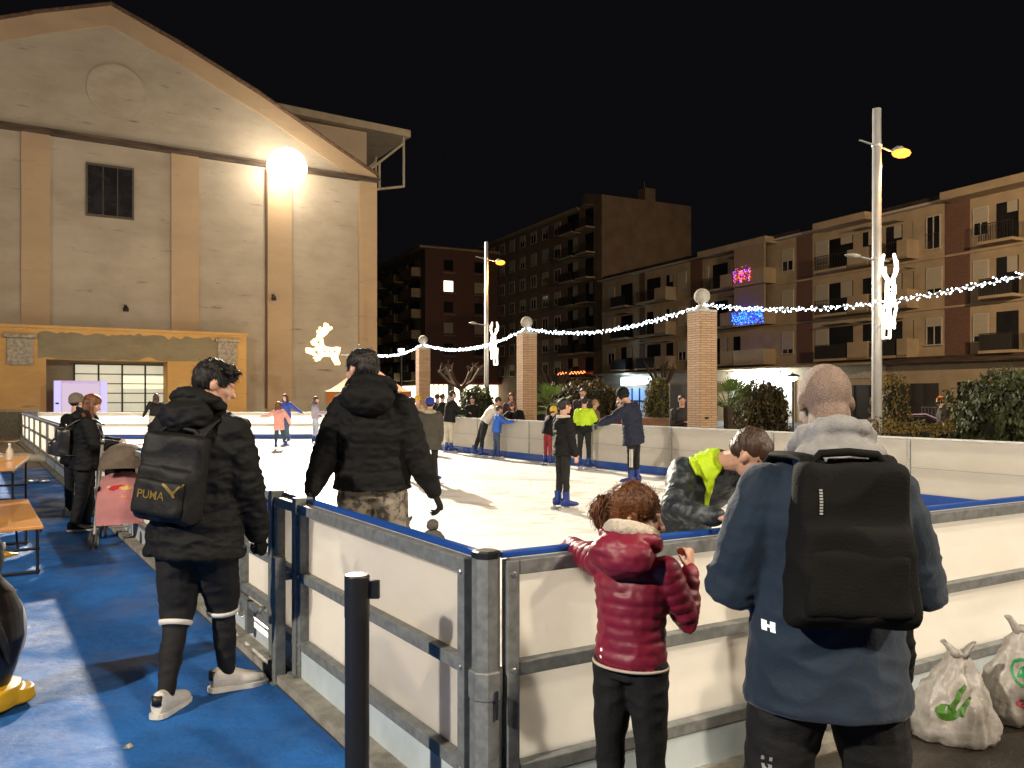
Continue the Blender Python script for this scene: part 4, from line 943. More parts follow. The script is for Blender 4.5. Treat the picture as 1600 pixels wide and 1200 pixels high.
    # side windows (on the brick side, facing the camera to the right)
for fi in range(6):
    z = 3.7+fi*2.75
    for k in range(2):
        y0 = -2.6-k*4.4; g = nb(); box(g,-.085,-.062,y0-1.3,y0,z+.6,z+2.0); w_ = finish('window', g, litc if (fi,k)==(4,0) else (win_d if fi%2 else shut), fb)
        g = nb(); box(g,-.5,-.062,y0-1.6,y0+.3,z+.2,z+.34) ; finish('sill', g, wallC, w_)
g = nb(); box(g,-1.2,-.062,-11.5,.0,3.1,3.38); finish('canopy', g, mat('red_awning',(.28,.05,.04),.8), fb)
for a,b_ in ((-.5,-3.2),(-4.0,-10.8)):
    g = nb(); box(g,-.09,-.0625,b_,a,.2,3.0); sp_ = finish('lit_shop_window', g, glow('lit_shop',(1,.86,.58),3.2), fb)
    g = nb()
    for k in range(5): y=a+(b_-a)*k/4; box(g,-.14,-.091,y-.06,y+.06,.2,3.0)
    finish('frame', g, rail_m, sp_)
g = nb(); box(g,1,9,.003,.05,.4,2.9); finish('lit_shop_window', g, glow('lit_shop2',(1,.9,.65),2.6), fb)
# ---------------------------------------------------------------- orange marquee
q = thing('marquee','orange peaked marquee roof behind the man in the black puffer jacket','marquee',(gx(570,31),31.5,0),radians(12))
g = nb(); pk = V((0,0,gz(562,31))); Wd = 1.6; ez = gz(612,31)
cs = [V((-Wd,-Wd,ez)),V((Wd,-Wd,ez)),V((Wd,Wd,ez)),V((-Wd,Wd,ez))]
NS = 8
for i in range(4):
    a,b_ = cs[i],cs[(i+1)%4]; prev = None
    for k in range(NS+1):
        t = k/NS; s_ = (1-t)**1.0; z = ez+(pk.z-ez)*t**1.25
        pa_, pb_ = V((a.x*s_,a.y*s_,z)), V((b_.x*s_,b_.y*s_,z)); row = [g.verts.new(pa_), g.verts.new(pb_)]
        if prev: g.faces.new([prev[0],prev[1],row[1],row[0]])
        prev = row
    lo = [g.verts.new(a-V((0,0,.45))), g.verts.new(b_-V((0,0,.45)))]; hi = [g.verts.new(a), g.verts.new(b_)]; g.faces.new([lo[0],lo[1],hi[1],hi[0]])
finish('canopy', g, mat('orange_canvas',(.36,.13,.02),.7,var=.05,transl=.3), q)
for i,c in enumerate(cs):
    g = nb(); limb(g,[(c.x*.98,c.y*.98,0),(c.x*.98,c.y*.98,ez)],.04,8); finish('leg', g, galv, q)
# ---------------------------------------------------------------- plants
def leaf_mat(name,c,c2):
    return mat(name,c,.6,var=.3,vscale=3.0,col2=c2,transl=.25,spec=.35)
lf_dark = leaf_mat('dark_hedge_leaf',(.055,.065,.018),(.02,.026,.008)); lf_mid = leaf_mat('olive_hedge_leaf',(.12,.10,.025),(.05,.05,.014)); lf_red = leaf_mat('rusty_hedge_leaf',(.075,.052,.018),(.04,.03,.010))
lf_palm = leaf_mat('palm_leaf',(.10,.15,.03),(.05,.08,.018)); bark = mat('bark',(.07,.045,.03),.9,var=.3,vscale=8,bump=.8,bscale=25)
lf_low = leaf_mat('low_hedge_leaf',(.20,.13,.03),(.08,.06,.018))
def crown(par, name, m, pos_fn, n, s, core=None):
    g = nb()
    for i in range(n):
        p, nrm = pos_fn(); d = (nrm+V((random.gauss(0,.7),random.gauss(0,.7),random.gauss(0,.7)))).normalized(); x = perp(d, V((random.random(),random.random(),1))); y = d.cross(x)
        a = s*random.choice((.6,.9,1.1,1.7))*random.uniform(.8,1.2); c = p
        g.faces.new([g.verts.new(c-x*a*.5), g.verts.new(c+y*a*.28), g.verts.new(c+x*a*.5), g.verts.new(c-y*a*.28)])
    o = finish(name, g, m, par)
    return o
def blob_fn(rx,ry,rz,cz,k=2.0,lump=.17,thick=.26):
    sd = random.random()*99
    def f():
        while True:
            v = V((random.gauss(0,1),random.gauss(0,1),random.gauss(0,1))).normalized()
            # superellipsoid
            m_ = (abs(v.x)**k+abs(v.y)**k+abs(v.z)**k)**(-1/k); p = v*m_
            r = 1+lump*noise.noise(v*3+V((sd,0,0)))*2-abs(random.gauss(0,thick*.5))
            return V((p.x*rx*r,p.y*ry*r,cz+p.z*rz*r)), v
    return f
def hedge(label, name, px, d, wpx, ptop, m, depth=1.2, k=4, n=5000, s=.09, zbase=0.0, cat='hedge', stem=True):
    rx_ = wpx/2/F*d; zt = gz(ptop,d); rz_ = (zt-zbase)/2*.96
    q = thing(name,label,cat,(gx(px,d),d,zbase),0)
    fn = blob_fn(rx_*.97,depth/2,rz_,rz_+.06,k)
    crown(q,'foliage',m,fn,n,s)
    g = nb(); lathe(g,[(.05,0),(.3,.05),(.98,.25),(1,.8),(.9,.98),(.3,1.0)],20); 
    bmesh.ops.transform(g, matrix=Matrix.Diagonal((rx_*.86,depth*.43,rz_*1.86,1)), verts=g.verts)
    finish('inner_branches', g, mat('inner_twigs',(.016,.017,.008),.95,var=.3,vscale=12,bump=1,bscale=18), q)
    return q
def hb(px,ofs):  # distance of a point outside the long side board seen at column px
    k=(px-800)/F; n_=V((dS.y,-dS.x)); 
    if n_.x<0: n_=-n_
    o=R0+n_*ofs; t=(k*o.y-o.x)/(dS.x-k*dS.y); return o.y+dS.y*t
hedge('big dark clipped hedge with small leaves at the right edge','hedge',1618,hb(1600,1.6)+.3,222,584,lf_dark,1.6,4,16000,.075)
hedge('low olive hedge in front of the parked car','hedge',1450,hb(1450,1.5),185,662,lf_low,.8,4,7000,.05)
hedge('broad dark hedge behind the man in the neon jacket','hedge',912,24.5,108,598,lf_red,1.6,4,9000,.09)
hedge('rounded rusty bush between the nearest pillar and the pole','bush',1185,20,84,598,lf_red,1.5,3,8000,.08,cat='bush')
hedge('small rusty bush right beside the tall lamp post','bush',1392,21,50,586,lf_low,1.0,3,3500,.07,cat='bush')
hedge('dark bush behind the skaters left of the distant lamp post','bush',745,31,52,604,lf_dark,1.2,3,4000,.10,cat='bush')
q = hedge('tall rounded conical shrub in a brown planter','potted_shrub',1028,19,44,593,lf_mid,.7,2.6,7000,.06,zbase=.0,cat='shrub')
g = nb(); box(g,-.6,.6,-.5,.5,0,gz(652,19),bev=.02); finish('planter', g, mat('terracotta_box',(.22,.11,.06),.8,var=.2,vscale=5), q)
# dark freestanding panel beside it
q = thing('notice_board','tall dark freestanding panel left of the nearest pillar','panel',(gx(1062,17.2),17.2,0),radians(5)); g = nb(); box(g,-.22,.22,-.03,.03,.05,gz(600,17.2),bev=.01); finish('panel', g, mat('dark_panel',(.022,.020,.022),.5,var=.2), q); g = nb(); box(g,-.24,.24,-.2,.2,0,.05); finish('foot', g, blk_metal, q)
def palm(label, px, d, ztop, n=22, ln=.9, tr=.10):
    q = thing('palm',label,'palm',(gx(px,d),d,0)); z0_ = ztop-.5
    g = nb(); limb(g,[(0,0,0),(.03,0,z0_*.5),(0,0,z0_)],[tr*1.2,tr,tr*.9],10); finish('trunk', g, bark, q)
    g = nb()
    for i in range(n):
        a = random.uniform(0,2*pi); el = random.uniform(-.2,1.35); d_ = V((cos(a)*cos(el),sin(a)*cos(el),sin(el))); base = V((0,0,z0_)); tip = base+d_*ln*.55
        g2 = [base, (base+tip)/2, tip]; tube(g,g2,.009,5)
        side = perp(d_,V((0,0,1))).cross(d_); upv = d_.cross(side)
        for k in range(-7,8):
            f = k/7*1.25; dd = (d_*cos(f)+side*sin(f)).normalized(); L_ = ln*.52*(1-.25*abs(f)/1.25); p1 = tip+dd*L_*.6; p2 = tip+dd*L_-V((0,0,.12*L_)); wv = side*.016
            g.faces.new([g.verts.new(tip-wv*.3),g.verts.new(p1-wv),g.verts.new(p2),g.verts.new(p1+wv)])
    finish('frond', g, lf_palm, q)
palm('small fan palm right of the nearest brick pillar',1137,16.3,gz(600,16.3),26,.72)
palm('small lit fan palm behind the boy with the black backpack',858,22.5,gz(612,22.5),24,.85)
def bare_tree(label, px, d, ptop, zb_=0):
    q = thing('bare_tree',label,'tree',(gx(px,d),d,zb_)); H = gz(ptop,d)-zb_
    g = nb(); limb(g,[(0,0,0),(.1,0,H*.35),(-.05,.05,H*.62)],[.16,.12,.12],10); finish('trunk', g, bark, q)
    g = nb()
    for i in range(6):
        a = 2*pi*i/6+random.uniform(-.4,.4); r_ = random.uniform(.5,1.1)
        p0 = V((-.05,.05,H*.6)); p1 = p0+V((cos(a)*r_*.6,sin(a)*r_*.6,H*.12)); p2 = p1+V((cos(a)*r_*.4,sin(a)*r_*.4,H*random.uniform(.12,.26)))
        limb(g,[p0,p1,p2],[.09,.07,.085],8)
        for k in range(4):
            v = V((random.gauss(0,.5),random.gauss(0,.5),random.uniform(.2,1))).normalized()*random.uniform(.3,.6); limb(g,[p2,p2+v],[.025,.008],5)
    finish('branches', g, bark, q)
bare_tree('pollarded bare tree left of the distant lamp post',722,38,566)
bare_tree('pollarded bare tree above the conical shrub',1036,44,566)
bare_tree('pollarded bare tree above the broad dark hedge',868,46,580)
# ---------------------------------------------------------------- parked car on the street behind the low hedge
cq = thing('parked_car','dark violet parked car with sloping windscreen behind the low hedge','car',(gx(1422,22),22,-.4),radians(-8))
g = nb(); prof = [(-2.0,.35),(-2.05,.7),(-1.9,.92),(-1.35,1.0),(-.75,1.46),(.15,1.5),(1.15,1.05),(1.95,.88),(2.1,.6),(2.08,.35)]
prism(g,prof,-.82,.82); es=[e for e in g.edges if abs(e.verts[0].co.y-e.verts[1].co.y)>1 or abs(e.verts[0].co.y)>.8]; bmesh.ops.bevel(g, geom=es, offset=.07, segments=3, affect='EDGES'); body = finish('body', g, mat('dark_violet_paint',(.10,.055,.085),.25,.3,var=.05,spec=.6), cq, True)
for ys in (-.835,.815):
    g = nb(); prism(g,[(-1.25,1.0),(-.72,1.41),(.12,1.44),(.98,1.05)],ys,ys+.02); finish('side_window', g, win_d, cq)
g = nb()
vs = [g.verts.new(p) for p in ((.22,-.68,1.475),(.22,.68,1.475),(1.12,.72,1.075),(1.12,-.72,1.075))]; g.faces.new(vs); bmesh.ops.solidify(g, geom=g.faces[:], thickness=-.015); finish('windscreen', g, win_d, cq)
g = nb(); tube(g,[(-1.5,-.84,1.0),(-.8,-.80,1.47),(.12,-.80,1.51),(1.15,-.84,1.07),(1.9,-.84,.92)],.018,6); finish('roof_trim', g, mat('bright_trim',(.6,.45,.55),.3,.6), cq)
g = nb(); ell(g,(.95,-.93,1.05),(.09,.07,.06)); finish('mirror', g, MATS['bright_trim'], cq)
for x in (-1.3,1.35):
    for y in (-.8,.8):
        g = nb(); lathe(g,[(.26,-.1),(.32,-.08),(.32,.08),(.26,.1)],20,Matrix.Translation((x,y,.32))@Matrix.Rotation(pi/2,4,'X')); wh = finish('wheel', g, mat('tyre',(.015,.015,.015),.8), cq)
        g = nb(); lathe(g,[(.2,-.108),(.2,.108)],16,Matrix.Translation((x,y,.32))@Matrix.Rotation(pi/2,4,'X')); finish('rim', g, steel, wh)
for y in (-.6,.6):
    g = nb(); ell(g,(2.03,y,.72),(.06,.16,.09)); finish('headlight', g, steel, cq)
# railing behind the car, far right
q = thing('railing','dark metal railing along the shop front behind the parked car','railing',(gx(1440,36),36,-.4),radians(-12)); g = nb()
for k in range(40): box(g,k*.14,k*.14+.02,0,.02,0,1.45)
box(g,0,5.6,-.01,.03,1.45,1.5); finish('rail', g, rail_m, q)
# ---------------------------------------------------------------- beer tables and bench, bottle
wood = mat('orange_varnished_wood',(.56,.24,.05),.32,var=.12,vscale=5,stretch=(8,1,1),coat=.4)
def beer(label, name, cat, x, y, top, L, wd, ang=None, grp=None):
    q = thing(name,label,cat,(x,y,0),math.atan2(uL.y,uL.x) if ang is None else ang,grp)
    g = nb(); box(g,0,L,-wd/2,wd/2,top-.03,top,bev=.006); finish('top' if name!='bench' else 'seat', g, wood, q)
    g = nb(); box(g,0,L,-wd/2+.01,-wd/2+.03,top-.055,top-.031); box(g,0,L,wd/2-.03,wd/2-.01,top-.055,top-.031); finish('edge_rail', g, blk_metal, q)
    for x_ in (.25,L-.25):
        g = nb()
        for y_ in (-wd/2+.03,wd/2-.03): limb(g,[(x_,y_,0.015),(x_,y_,top-.05)],.015,6)
        for z_ in (.03,top*.5): limb(g,[(x_,-wd/2+.02,z_),(x_,wd/2-.02,z_)],.015,6)
        limb(g,[(x_,0,top*.5),(x_+(.3 if x_<L/2 else -.3),0,top-.06)],.010,6)
        finish('leg_frame', g, blk_metal, q)
    return q
beer('orange wooden bench with black folding legs beside the blue carpet','bench','bench',-4.22,6.85,.47,2.2,.36)
beer('orange wooden table with a white bottle, behind the bench at the left edge','beer_table','table',-6.08,9.05,.76,2.2,.75,math.atan2(.89,-.45))
q = thing('bottle','white plastic bottle standing on the orange table','bottle',(gx(15,10.3),10.3,.76)); g = nb(); lathe(g,[(.035,0),(.04,.02),(.04,.13),(.015,.18),(.015,.2)],16); finish('body', g, mat('white_bottle',(.6,.52,.45),.4), q, True); g = nb(); lathe(g,[(.018,.2),(.018,.225)],12); finish('cap', g, mat('white_cap',(.7,.7,.68),.5), q)
# litter on the carpet
q = thing('crumpled_foil','small crumpled shiny foil on the blue carpet left of the woman','litter',(gx(48,14.5),14.5,.01)); g = nb(); ell(g,(0,0,.05),(.16,.08,.05)); ell(g,(.2,.05,.04),(.12,.06,.04)); finish('foil', g, steel, q)
q = thing('paper_scrap','small pale paper scrap on the blue carpet in the foreground','litter',(gx(200,3.62),3.62,.008)); g = nb()
vs = [g.verts.new((x,y,z)) for x,y,z in ((-.02,-.015,.0),(.015,-.02,.004),(.022,.012,.0),(.0,.02,.012),(-.015,.01,.003))]; g.faces.new(vs); bmesh.ops.solidify(g, geom=g.faces[:], thickness=.001); finish('paper', g, mat('pale_paper',(.5,.42,.3),.8), q)
# ---------------------------------------------------------------- penguin skating aid
q = thing('penguin_skate_aid','black plastic penguin skating aid with yellow feet at the left edge','skating aid',(gx(-38,4.05),4.05,.006),radians(-35))
pb = mat('black_glossy_plastic',(.012,.010,.010),.28,var=.1); py = mat('yellow_plastic',(.62,.36,.01),.35,var=.05)
g = nb(); lathe(g,[(.10,.10),(.15,.12),(.185,.22),(.215,.36),(.205,.50),(.165,.60),(.115,.66),(.10,.69)],32); lathe(g,[(.08,.66),(.115,.70),(.125,.77),(.11,.85),(.06,.90),(.02,.91)],32)
pbod = fused('body', g, pb, q, .008, 5)
g = nb(); ell(g,(0,.11,.38),(.14,.12,.22),sub=3); finish('belly', g, mat('white_plastic',(.7,.7,.68),.35), q, True)
g = nb(); rings(g,[(V((0,.10,.77)),V((.035,0,0)),V((0,0,.025))),(V((0,.2,.76)),V((.006,0,0)),V((0,0,.005)))],10); finish('beak', g, py, q, True)
for s_ in (-1,1):
    g = nb(); ell(g,(s_*.05,.108,.82),(.018,.01,.022)); finish('eye', g, mat('white_plastic',(.7,.7,.68),.35), q, True)
    g = nb(); limb(g,[(s_*.19,0,.52),(s_*.235,.03,.38),(s_*.22,.06,.28)],[.03,.035,.02],10,flat=.5); finish('flipper', g, pb, q, True)
g = nb(); lathe(g,[(.15,.012),(.20,.02),(.208,.06),(.198,.115),(.15,.13)],36); lathe(g,[(.07,.01),(.10,.03),(.09,.09)],20,Matrix.Translation((.07,.15,0))); lathe(g,[(.07,.01),(.10,.03),(.09,.09)],20,Matrix.Translation((-.07,.15,0))); fused('feet', g, py, q, .008, 3)
g = nb(); lathe(g,[(.15,.0),(.18,.004),(.18,.02)],30); finish('base', g, pb, q)
# ---------------------------------------------------------------- stroller
sx, sy = gx(192,8.7), 8.7
q = thing('stroller','grey stroller with tan hood and a pink blanket beside the woman','stroller',(sx,sy,.006),radians(200))
al = mat('grey_tube',(.36,.33,.30),.4,.5,var=.05); grey_c = mat('taupe_canvas',(.24,.185,.14),.85,var=.1,vscale=14,bump=.2); pink = None
g = nb()
for s_ in (-1,1):
    limb(g,[(s_*.24,.30,.09),(s_*.245,.05,.45),(s_*.25,-.25,.80),(s_*.25,-.42,1.08)],.0165,8); limb(g,[(s_*.24,-.34,.10),(s_*.245,.02,.48),(s_*.24,.20,.62)],.015,8)
limb(g,[(-.245,.0,.47),(.245,.0,.47)],.012,6); limb(g,[(-.24,-.33,.12),(.24,-.33,.12)],.012,6); finish('frame', g, al, q, True)
for s_ in (-1,1):
    g = nb(); limb(g,[(s_*.25,-.40,1.05),(s_*.255,-.48,1.09),(s_*.24,-.52,1.05)],.022,8); finish('handle', g, black_fab, q, True)
# hood shell
g = nb(); L_=[]
for i in range(9):
    a = radians(8+i*17); row=[]
    for k in range(11):
        b_ = radians(-90+k*18); row.append(g.verts.new((.235*sin(b_)*1.02, -.14+cos(a)*.27*cos(b_*.5)+.0, .77+sin(a)*.30*max(.12,cos(b_*.82)))))
    L_.append(row)
for i in range(8):
    for k in range(10): g.faces.new([L_[i][k],L_[i][k+1],L_[i+1][k+1],L_[i+1][k]])
bmesh.ops.solidify(g, geom=g.faces[:], thickness=.012); finish('hood', g, grey_c, q, True)
g = nb(); limb(g,[(-.2,-.22,.5),(-.2,-.28,.75),(-.2,-.34,.98)],.02,6); box(g,-.21,.21,-.30,-.27,.45,.95); box(g,-.21,.21,-.25,.18,.42,.46); box(g,-.225,-.205,-.25,.16,.46,.62); box(g,.205,.225,-.25,.16,.46,.62); finish('seat', g, black_fab, q)
# blanket
g = nb(); rows=[]
path=[(-.20,.70),(-.10,.665),(.02,.63),(.12,.60),(.19,.55),(.225,.47),(.245,.38),(.25,.29),(.245,.22)]
for i,(y,z) in enumerate(path):
    row=[]
    for k in range(15):
        u=(k/14-.5); bulge=.05*cos(u*pi)*(1 if i<5 else .3); row.append(g.verts.new((u*.46,y+(.025*noise.noise(V((u*9,i*.5,3))) if i>4 else 0)+.03*cos(u*pi)*(i>4),z+bulge+.015*noise.noise(V((u*11,i*.8,0))))))
    rows.append(row)
for i in range(len(rows)-1):
    for k in range(14): g.faces.new([rows[i][k],rows[i][k+1],rows[i+1][k+1],rows[i+1][k]])
bmesh.ops.solidify(g, geom=g.faces[:], thickness=.02)
bl = finish('blanket', g, mat('pink_fleece',(.80,.36,.36),.9,var=.06,vscale=6,sheen=.4,bump=.3), q, True)
rng=[((.22,.50,.30),(.08,.02),.0)]
def blobpoly(cx,cy,rx_,ry_,n=18,w_=.15,sd=0): return [(cx+cos(2*pi*k/n)*rx_*(1+w_*noise.noise(V((k*.8+sd,0,0)))),cy+sin(2*pi*k/n)*ry_*(1+w_*noise.noise(V((k*.8+sd,4,0))))) for k in range(n)]
zd = V((0,.55,-.83)); 
for polys,m_ in (([blobpoly(.07,.02,.05,.035,sd=1),blobpoly(.0,.045,.045,.014,sd=2)],mat('red_print',(.45,.02,.02),.85)),([blobpoly(-.05,.02,.06,.035,sd=5)],mat('yellow_print',(.70,.40,.14),.85)),([blobpoly(.12,.04,.02,.014,sd=9)],mat('cream_print',(.7,.6,.45),.85)),([blobpoly(-.07,-.10,.035,.012,sd=3),blobpoly(-.02,-.09,.02,.022,sd=6)],mat('salmon_print',(.62,.22,.14),.85))):
    decal('printed_motif', shape_bm([[(-x,y) for x,y in p][::-1] for p in polys]), bl, m_, (0,.16,.58), (-1,0,0), (0,-.5,.86), .004)
for x_,y_ in ((-.24,.33),(.24,.33),(-.24,-.36),(.24,-.36)):
    for dx in (-.028,.028):
        Mx = Matrix.Translation((x_+dx,y_,.085))@Matrix.Rotation(pi/2,4,'Y'); g = nb(); lathe(g,[(.07,-.012),(.083,-.009),(.083,.009),(.07,.012)],20,Mx); wh = finish('wheel', g, mat('grey_rubber',(.05,.045,.04),.8), q); g = nb(); lathe(g,[(.05,-.014),(.05,.014)],14,Mx); finish('hub', g, mat('light_hub',(.4,.38,.35),.5), wh)
# ---------------------------------------------------------------- shopping bags
def bag(label, x, y, H, Wd, rz, seed, knot=.78):
    q = thing('shopping_bag',label,'plastic bag',(x,y,.002),rz,'plastic shopping bags by the rink')
    g = nb(); prof=[(.55,0),(.92,.03),(1.0,.14),(.95,.28),(.84,.42),(.68,.55),(.50,.67),(.33,.77),(.20,.85),(.12,.91)]
    seg=44; L_=[]
    for i,(r,z) in enumerate(prof):
        row=[]
        for k in range(seg):
            a=2*pi*k/seg; f=1+.09*noise.noise(V((cos(a)*2+seed,sin(a)*2,z*3)))+.12*z*sin(a*7+seed+z*4)*(.5+.5*noise.noise(V((a,z*2,seed))))
            row.append(g.verts.new((cos(a)*r*Wd*.5*f+ .06*z*z*Wd,sin(a)*r*Wd*.36*f,z*H)))
        L_.append(row)
    for i in range(len(L_)-1):
        for k in range(seg): g.faces.new([L_[i][k],L_[i][(k+1)%seg],L_[i+1][(k+1)%seg],L_[i+1][k]])
    g.faces.new(L_[0][::-1]); g.faces.new(L_[-1])
    bmesh.ops.subdivide_edges(g, edges=g.edges[:], cuts=1, use_grid_fill=True, smooth=.6)
    for v in g.verts:
        n1 = noise.noise(v.co*14+V((seed,0,0))); n2 = noise.noise(V((v.co.x*34,v.co.y*34,v.co.z*12+seed))); c = V((v.co.x,v.co.y,0))
        if c.length>.01 and v.co.z>.004: v.co += c.normalized()*(.026*(.5-abs(n1)*2)+.011*(.5-abs(n2)*2))
    pm = mat('thin_white_plastic',(.60,.59,.57),.38,var=.12,vscale=11,col2=(.38,.34,.30),transl=.4,spec=.7,bump=1.0,bscale=22,detail=8)
    bd = finish('bag_body', g, pm, q, True)
    for s_ in (-1,1):
        g = nb(); rr=[]
        for k in range(9):
            t=k/8; rr.append((V((.06*Wd+s_*(.012+.05*sin(pi*t)),-.012+.03*t,H*(.84)+H*.15*sin(pi*t))),V((.009+.012*abs(t-.5)*2,0,.004)),V((0,.022,0))))
        rings(g,rr,8); g2=[v for v in g.verts]; 
        for v in g2: v.co += V((noise.noise(v.co*30),noise.noise(v.co*30+V((5,0,0))),0))*.012
        finish('handle', g, pm, q, True)
    return q, bd
q1, bd1 = bag('white plastic shopping bag with a green leaf mark, left of the other bag', gx(1490,3.72), 3.72, .46, .38, radians(-14), 3.0)
q2, bd2 = bag('white plastic shopping bag with a round green tree emblem at the right edge', gx(1590,3.92), 3.92, .52, .36, radians(-12), 11.0)
gp = mat('green_print',(.06,.17,.02),.5); gp2 = mat('emblem_green',(.01,.28,.08),.5); rp_ = mat('emblem_red',(.6,.05,.06),.5)
decal('leaf_mark', shape_bm([blobpoly(-.03,-.03,.045,.035,16,.2,3),[(-.03,-.01),(.0,-.02),(.06,.09),(.05,.10)],[(.0,-.03),(.03,-.04),(.08,.04),(.07,.05)]]), bd1, gp, (-.03,-.1,.19),(1,0,0),(0,0,1),.003)
ringp=[]; n_=28
for k in range(n_):
    a,b_=2*pi*k/n_,2*pi*(k+1)/n_; ringp.append([(cos(a)*.058,sin(a)*.068),(cos(b_)*.058,sin(b_)*.068),(cos(b_)*.046,sin(b_)*.055),(cos(a)*.046,sin(a)*.055)])
ringp += [[(-.034,-.025),(.034,-.025),(0,.045)],[(-.007,-.04),(.007,-.04),(.007,-.025),(-.007,-.025)]]
decal('round_emblem', shape_bm(ringp), bd2, gp2, (.0,-.1,.27),(1,0,0),(0,0,1),.003)
decal('red_mark', shape_bm([[(cos(2*pi*k/24)*.05,sin(2*pi*k/24)*.022),(cos(2*pi*(k+1)/24)*.05,sin(2*pi*(k+1)/24)*.022),(cos(2*pi*(k+1)/24)*.038,sin(2*pi*(k+1)/24)*.013),(cos(2*pi*k/24)*.038,sin(2*pi*k/24)*.013)] for k in range(24)]+[[(-.028,-.006),(.028,-.006),(.028,.002),(-.028,.002)]]), bd2, rp_, (.0,-.1,.13),(1,0,0),(0,0,1),.003)
# ---------------------------------------------------------------- foreground people
navy = mat('navy_parka_cloth',(.006,.019,.041),.8,var=.12,vscale=6,bump=.2,bscale=90,sheen=.15)
maroon = mat('maroon_quilted_nylon',(.21,.009,.032),.5,var=.15,vscale=8,bump=.1,bscale=60,spec=.5)
dark_tr = mat('black_trousers',(.0055,.0055,.0065),.8,var=.15,vscale=14,bump=.25,bscale=110)
camo_t = mat('camouflage_cloth',(.23,.20,.16),.8,vscale=17,col2=(.055,.05,.045),lo=.40,hi=.52,bump=.2,detail=3)
camo_j = mat('mottled_grey_jacket',(.12,.135,.14),.5,vscale=10,col2=(.014,.02,.026),lo=.49,hi=.66,bump=.3,bscale=70,detail=8)
grey_h = mat('grey_jersey',(.26,.26,.26),.9,var=.1,vscale=20,bump=.3,bscale=150)
neon = mat('neon_yellow_cloth',(.42,.60,.01),.7,var=.08,vscale=9)
white_c = mat('white_cloth',(.62,.60,.56),.8,var=.06,vscale=12)
refl = mat('glowing_reflective_print',(.7,.72,.7),.4,emit=(.8,1,.85),es=.5)  # emission stands in for light thrown back by the print
buzz = mat('shaved_scalp',(.38,.26,.20),.62,vscale=260,bump=.8,bscale=420,col2=(.19,.145,.12),lo=.40,hi=.62,detail=8)
def strap(root, pts, w, th, m, name='strap'):
    g = nb(); limb(g, pts, [w]*len(pts), 10, hint=V((1,0,0)), flat=th/w, round_ends=True); return finish(name, g, m, root, True)
# man with black backpack (right foreground)
r4, J4 = person('bald man in a long navy parka with grey hood seen from behind at right','0' if False else gx(1292,2.3),2.3,0,1.73,0,
    lean=(.02,.05,1),headdir=(.12,.42,.9),hyaw=3,hpitch=-26,
    ra=((.36,.05,-.95),(-.45,.85,-.12)), la=((-.36,.05,-.95),(.40,.85,-.15)), rl=((.17,.0,-1),(.12,0,-1)), ll=((-.17,.0,-1),(-.12,0,-1)),
    jm=navy, crisp=.2, shdrop=.052, b=1.45, jlen=.105, tm=dark_tr, tb=1.3, sm=shoe_b, hair='bald', vox=.0085, hood='own', hoodm=grey_h, hoodsz=1.05, wr=.005, skinm=buzz)
def backpack(label, root_loc, yaw, J, w, hgt, dep, zc, m, dx=0, b=1.3, tilt=0, straps=True, gap=.0, straph=None, back=.085, taper=0, low=True):
    q = thing('backpack', label, 'backpack', root_loc, radians(yaw))
    c = J['P']+J['S']*(zc*J['h'])+J['rx']*dx-J['fy']*(back*J['h']*b+dep*.4)
    Rm = Matrix((J['rx'],J['fy'],J['S'])).transposed() @ Matrix.Rotation(radians(tilt),3,'Y')
    g = nb(); M_ = Matrix.Translation(c)@Rm.to_4x4()
    box(g,-w/2,w/2,-dep/2,dep/2,-hgt/2,hgt/2,M_,bev=min(dep,w)*.32); box(g,-w*.46,w*.46,-dep*.72,0,-hgt*.46,hgt*.12,M_,bev=dep*.25)
    bd = fused('main_bag', g, m, q, .008, 10, lambda c_,n: .010*(.5-abs(noise.noise(c_*7)*2)))
    g = nb(); box(g,-w*.40,w*.40,-dep*(.93 if low else .78),-dep*.4,-hgt*.42,-hgt*.02,M_,bev=dep*.16); fp_ = fused('front_pocket', g, m, q, .008, 8, lambda c_,n: .006*(.5-abs(noise.noise(c_*9)*2)))
    if taper:
        Ri = Rm.inverted()
        for ob in [bd]+[x for x in bpy.data.objects if x.parent == q]:
            if ob.get('tp'): continue
            ob['tp'] = 1
            for v in ob.data.vertices:
                p = Ri@(v.co-c); p.x *= 1-taper*(p.z/(hgt*.5)); v.co = c+Rm@p
            del ob['tp']
            ob['tp'] = 1
        for ob in [x for x in bpy.data.objects if x.parent == q]: del ob['tp']
    if straps:
        for s_ in (-1,1):
            k = 'R' if s_>0 else 'L'; sh = J['A'][k][0]
            top = c+Rm@V((s_*w*.30,dep*.2,hgt*.47)); over = J['N']+J['rx']*s_*.066*J['h']*b**.5+J['S']*((-.026 if taper else -.012)*J['h'])+J['S']*(.028*J['h']*b) ; fr = over+J['fy']*.07*J['h']*b-J['S']*.05*J['h']
            strap(q,[c+Rm@V((s_*w*.32,-dep*.1,hgt*.36)),top+J['S']*.02-J['fy']*.0,(top+over)/2-J['fy']*.02+J['S']*.012,over,fr],.036,.012,m)
            if not low: continue
            lw_ = c+Rm@V((s_*w*.45,dep*.3,-hgt*.42)); strap(q,[lw_,lw_+J['fy']*.12+J['rx']*s_*.03],.018,.006,m,'lower_strap')
        g = nb(); limb(g,[c+Rm@V((x,dep*.1,hgt*.5+z)) for x,z in ((-w*.30,0),(-w*.24,.022),(0,.028),(w*.24,.022),(w*.30,0))],.011,8); finish('grab_handle', g, m, q, True)
    bd2 = [bd]+[x for x in bpy.data.objects if x.parent == q and x.name.startswith('front_pocket')]
    return q, bd2, c, Rm
bp_m = mat('black_backpack_cloth',(.0045,.0045,.0043),.85,var=.12,vscale=10,bump=.3,bscale=150,spec=.2)
